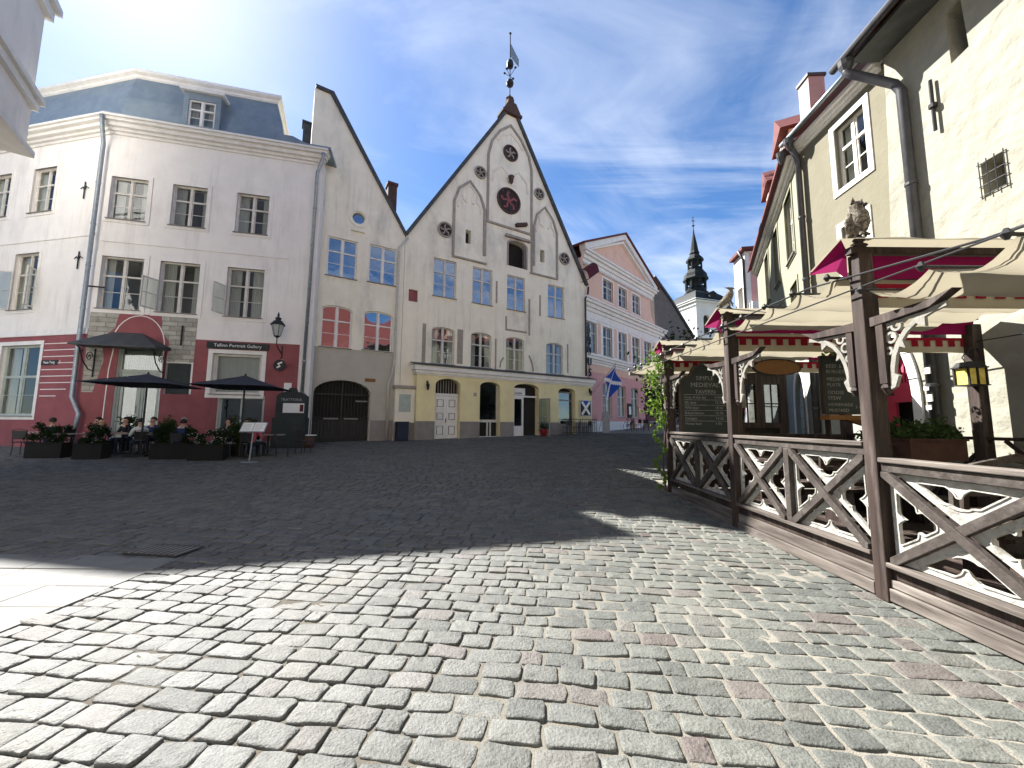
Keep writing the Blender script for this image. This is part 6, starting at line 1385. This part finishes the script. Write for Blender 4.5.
# menu lectern
m = thing('menu_stand', 'metal menu stand with open white menu at the cafe edge', 'menu stand', (-8.25, 12.3, zc(12.3)), R(12)); s = MB(); s.lathe([(.24, 0), (.24, .02), (.03, .04)], (0, 0, 0), 16); s.tube([(0, 0, .03), (.06, 0, 1.05)], .022, 8); obj('pole', s, 'pipe', m)
T = Matrix.Translation((.06, 0, 1.1)) @ Matrix.Rotation(R(50), 4, 'X'); s = MB(); s.box(-.36, .36, -.2, .2, -.02, 0, T); tr_ = obj('tray', s, 'pipe', m); s = MB(); s.box(-.33, -.01, -.17, .17, .003, .008, T); s.box(.01, .33, -.17, .17, .003, .008, T); obj('menu_page', s, 'paper', tr_)
s = MB()
for x0 in (-.3, .04):
    for i in range(7): s.box(x0, x0 + random.uniform(.16, .26), -.14 + i * .04, -.132 + i * .04, .0085, .010, T)
obj('printed_line', s, 'mould', tr_)
# menu cabinet
c = thing('menu_cabinet', 'tall dark cabinet with lit menu sheet and arched top beside the downpipe', 'cabinet', (-9.3, 16.3, zc(16.3)), R(14)); s = MB(); s.box(-.62, .62, -.3, .3, 0, 1.25); s.box(-.58, .58, -.1, .25, 1.252, 2.15); s.prism([(-.58, 2.152), (.58, 2.152), (.4, 2.3), (.15, 2.36), (.1, 2.5), (-.1, 2.5), (-.15, 2.36), (-.4, 2.3)], -.1, .2); obj('cabinet_body', s, 'chalk', c)
s = MB(); s.box(-.3, .5, -.13, -.102, 1.45, 1.85); ms = obj('menu_sheet', s, 'paper', c); s = MB(); s.box(.34, .48, -.136, -.131, 1.5, 1.8); obj('red_picture', s, 'darkred', ms); text('TRATTORIA', .15, 'lettering', 'pipe', c, (0, -.105, 2.0))
# stool, bin, pot, barrier, wall lamp
s_ = thing('side_table', 'small cask-like stand with white top beside the carriage gate', 'table', (-8.55, 16.35, zc(16.35))); s = MB(); s.lathe([(.22, 0), (.26, .25), (.22, .5)], (0, 0, 0), 14); obj('cask', s, 'brickdark', s_, True); s = MB(); s.lathe([(.32, .502), (.32, .54)], (0, 0, 0), 18); obj('white_top', s, 'white', s_)
bn_ = thing('litter_bin', 'dark navy litter bin against the grey plinth by the plaque', 'bin', at3(-.02, -.75, zc(19.5)), R(31)); s = MB(); s.box(-.28, .28, -.22, .22, .03, .9); obj('bin_body', s, 'navy', bn_, bevel=.02); s = MB(); s.box(-.3, .3, -.24, .24, .902, .97); obj('bin_lid', s, 'navy', bn_, bevel=.015)
random.seed(9); pt_ = thing('flower_pot', 'red flower pot with dark plant beside the open door', 'flower pot', at3(8.45, -1.05, .86)); s = MB(); s.lathe([(.16, 0), (.24, .36), (.25, .4)], (0, 0, 0), 14); obj('pot', s, 'potred', pt_, True); leafobj('plant', 260, clusters([(0, 0, .5, 1.3), (.1, 0, .45, 1), (-.1, 0, .55, 1)], .1), .04, 'leafdark', pt_)
br = thing('railing', 'black metal railing with slender uprights before the last yellow bay', 'railing', at3(11.3, -1.1, .9), R(31)); s = MB(); s.tube([(-1.4, 0, 1.0), (1.4, 0, 1.0)], .02, 6); s.tube([(-1.4, 0, .15), (1.4, 0, .15)], .02, 6); s.tube([(-1.4, 0, .8), (1.4, 0, .8)], .012, 6); obj('rail', s, 'black', br)
s = MB()
for i in range(17): s.tube([(-1.4 + i * .175, 0, -.03), (-1.4 + i * .175, 0, 1.0)], .012, 5)
obj('baluster', s, 'black', br)
for i, u in enumerate((10.4, 11.2, 12.1)): 
    t = chair_at(at3(u, -.85, .95), R(31 + 40 * i), 'black metal cafe chair ' + ('left', 'middle', 'right')[i] + ' behind the railing of the yellow house')
wl = thing('wall_lantern', 'old street lantern on a bracket above the cafe, dark iron with milky glass', 'lamp', (-17.08 + .971 * 7.02 + .24 * .75, 15.26 + .24 * 7.02 - .971 * .75, 5.35), R(13.9))
s = MB(); s.tube([(0, .72, -.75), (0, .5, -.7), (0, .1, -.55), (0, 0, -.4), (0, 0, -.15)], .022, 6); s.tube([(0, .73, -1.1), (0, .73, -.4)], .03, 6); obj('bracket', s, 'black', wl)
s = MB(); s.lathe([(.13, -.1), (.24, .36)], (0, 0, 0), 6); obj('lamp_glass', s, 'lampglass', wl)
s = MB(); s.lathe([(.05, -.18), (.14, -.11), (.13, -.1)], (0, 0, 0), 6); s.lathe([(.29, .36), (.29, .39), (.16, .55), (.1, .58), (.12, .68), (.03, .74), (.05, .8), (.01, .95)], (0, 0, 0), 12)
for k in range(6): a = PI / 3 * k; s.tube([(.13 * math.cos(a), .13 * math.sin(a), -.1), (.24 * math.cos(a), .24 * math.sin(a), .36)], .012, 4)
obj('lamp_housing', s, 'black', wl)
pl = thing('round_sign', 'small round black and white sign below the street lantern', 'sign', (-17.08 + .971 * 7.05 + .24 * .3, 15.26 + .24 * 7.05 - .971 * .3, 4.05), R(13.9)); s = MB(); s.prism(arc(0, 0, .24, 0, 345, 20), -.02, .02); obj('sign_disc', s, 'black', pl); s = MB(); s.ribbon([(-.1, -.12), (.02, -.05), (-.06, .05), (.1, .13)], .07, -.03, -.021); s.tube([(0, 0, .2), (0, .28, .3)], .012, 5); obj('sign_mark', s, 'white', pl)

# bicycle and menu board by the pink house
PB = Matrix.Translation((7.02, 29.02, 0)) @ Matrix.Rotation(R(46.2), 4, 'Z')
def atp(u, y, z): return tuple(PB @ Vector((u, y, z)))
bi = thing('bicycle', 'bicycle parked against the pink house under its first window', 'bicycle', atp(1.6, -1.1, 1.1), R(46))
for x in (-.52, .52):
    s = MB(); n = 20; s.tube([(x + .33 * math.cos(2 * PI * i / n), 0, .34 + .33 * math.sin(2 * PI * i / n)) for i in range(n + 1)], .018, 6); wh = obj('wheel', s, 'black', bi); s = MB()
    for k in range(6): s.tube([(x, 0, .34), (x + .32 * math.cos(k * PI / 3), 0, .34 + .32 * math.sin(k * PI / 3))], .005, 4)
    obj('spokes', s, 'pipe', wh)
s = MB()
for a, c in (((-.52, .34), (-.1, .36)), ((-.1, .36), (-.2, .85)), ((-.2, .8), (.4, .85)), ((-.1, .36), (.42, .75)), ((.52, .34), (.38, .95)), ((-.52, .34), (-.2, .8))): s.tube([(a[0], 0, a[1]), (c[0], 0, c[1])], .016, 6)
obj('bike_frame', s, 'navy', bi); s = MB(); s.tube([(.35, -.25, 1.0), (.38, 0, .97), (.35, .25, 1.0)], .014, 6); obj('handlebar', s, 'black', bi); s = MB(); s.prism([(-.34, .86), (-.06, .88), (-.08, .92), (-.34, .93)], -.06, .06); obj('saddle', s, 'black', bi)
mb_ = thing('wall_menu_case', 'small dark menu case on the pink wall between two windows', 'sign', atp(3.75, -.12, 2.7), R(46.2)); s = MB(); s.box(-.3, .3, 0, .08, -.55, .6); obj('case_frame', s, 'wooddark', mb_); s = MB(); s.box(-.18, .18, -.01, -.001, -.3, .35); obj('menu_sheet', s, 'paper', mb_)
sc_ = thing('sandwich_board', 'standing folded board on the pavement at the pink house corner', 'sign', atp(-1.6, -1.0, 1.0), R(40)); s = MB(); s.prism([(-.38, 0), (.38, 0), (.38, 1.35), (.2, 1.5), (-.2, 1.5), (-.38, 1.35)], -.03, .03); obj('board_panel', s, 'mould', sc_); s = MB(); s.tube([(-.3, .03, 1.3), (-.3, .45, 0)], .02, 5); s.tube([(.3, .03, 1.3), (.3, .45, 0)], .02, 5); obj('prop_leg', s, 'mould', sc_)
for i, u in enumerate((.2, .9, 2.8)): chair_at(atp(u, -1.9 - .2 * (i % 2), 1.12), R(46 + 60 * i), 'black metal cafe chair ' + ('left of', 'nearest to', 'right of')[i] + ' the bicycle by the pink house')

# ------------------------------------------------------------ pieces that stand apart become parts of their own
def split_loose(o):
    me = o.data; n = len(me.vertices); par = list(range(n))
    def find(a):
        while par[a] != a: par[a] = par[par[a]]; a = par[a]
        return a
    for e in me.edges:
        a, b = find(e.vertices[0]), find(e.vertices[1])
        if a != b: par[a] = b
    gr = {}
    for p in me.polygons: gr.setdefault(find(p.vertices[0]), []).append(p)
    if len(gr) < 2 or len(gr) > 60: return
    base = o.name.split('.')[0]; co_ = [v.co[:] for v in me.vertices]; mats = list(me.materials); first = True
    for ps in gr.values():
        ids = sorted({i for p in ps for i in p.vertices}); mp = {i: k for k, i in enumerate(ids)}
        m2 = bpy.data.meshes.new(base); m2.from_pydata([co_[i] for i in ids], [], [[mp[i] for i in p.vertices] for p in ps])
        for m in mats: m2.materials.append(m)
        m2.update()
        if first: o.data = m2; first = False
        else: c = o.copy(); c.data = m2; COL.objects.link(c); c.parent = o.parent
SPLIT = {'plinth', 'wall_strip', 'gable_tracery', 'white_stripe', 'pilaster', 'gutter_hopper', 'wall_anchor', 'sticker', 'gable_moulding', 'gate_latch', 'baluster', 'eye', 'number_plate', 'awning_cable'}
for o in list(bpy.data.objects):
    if o.type == 'MESH' and o.name.split('.')[0] in SPLIT: split_loose(o)
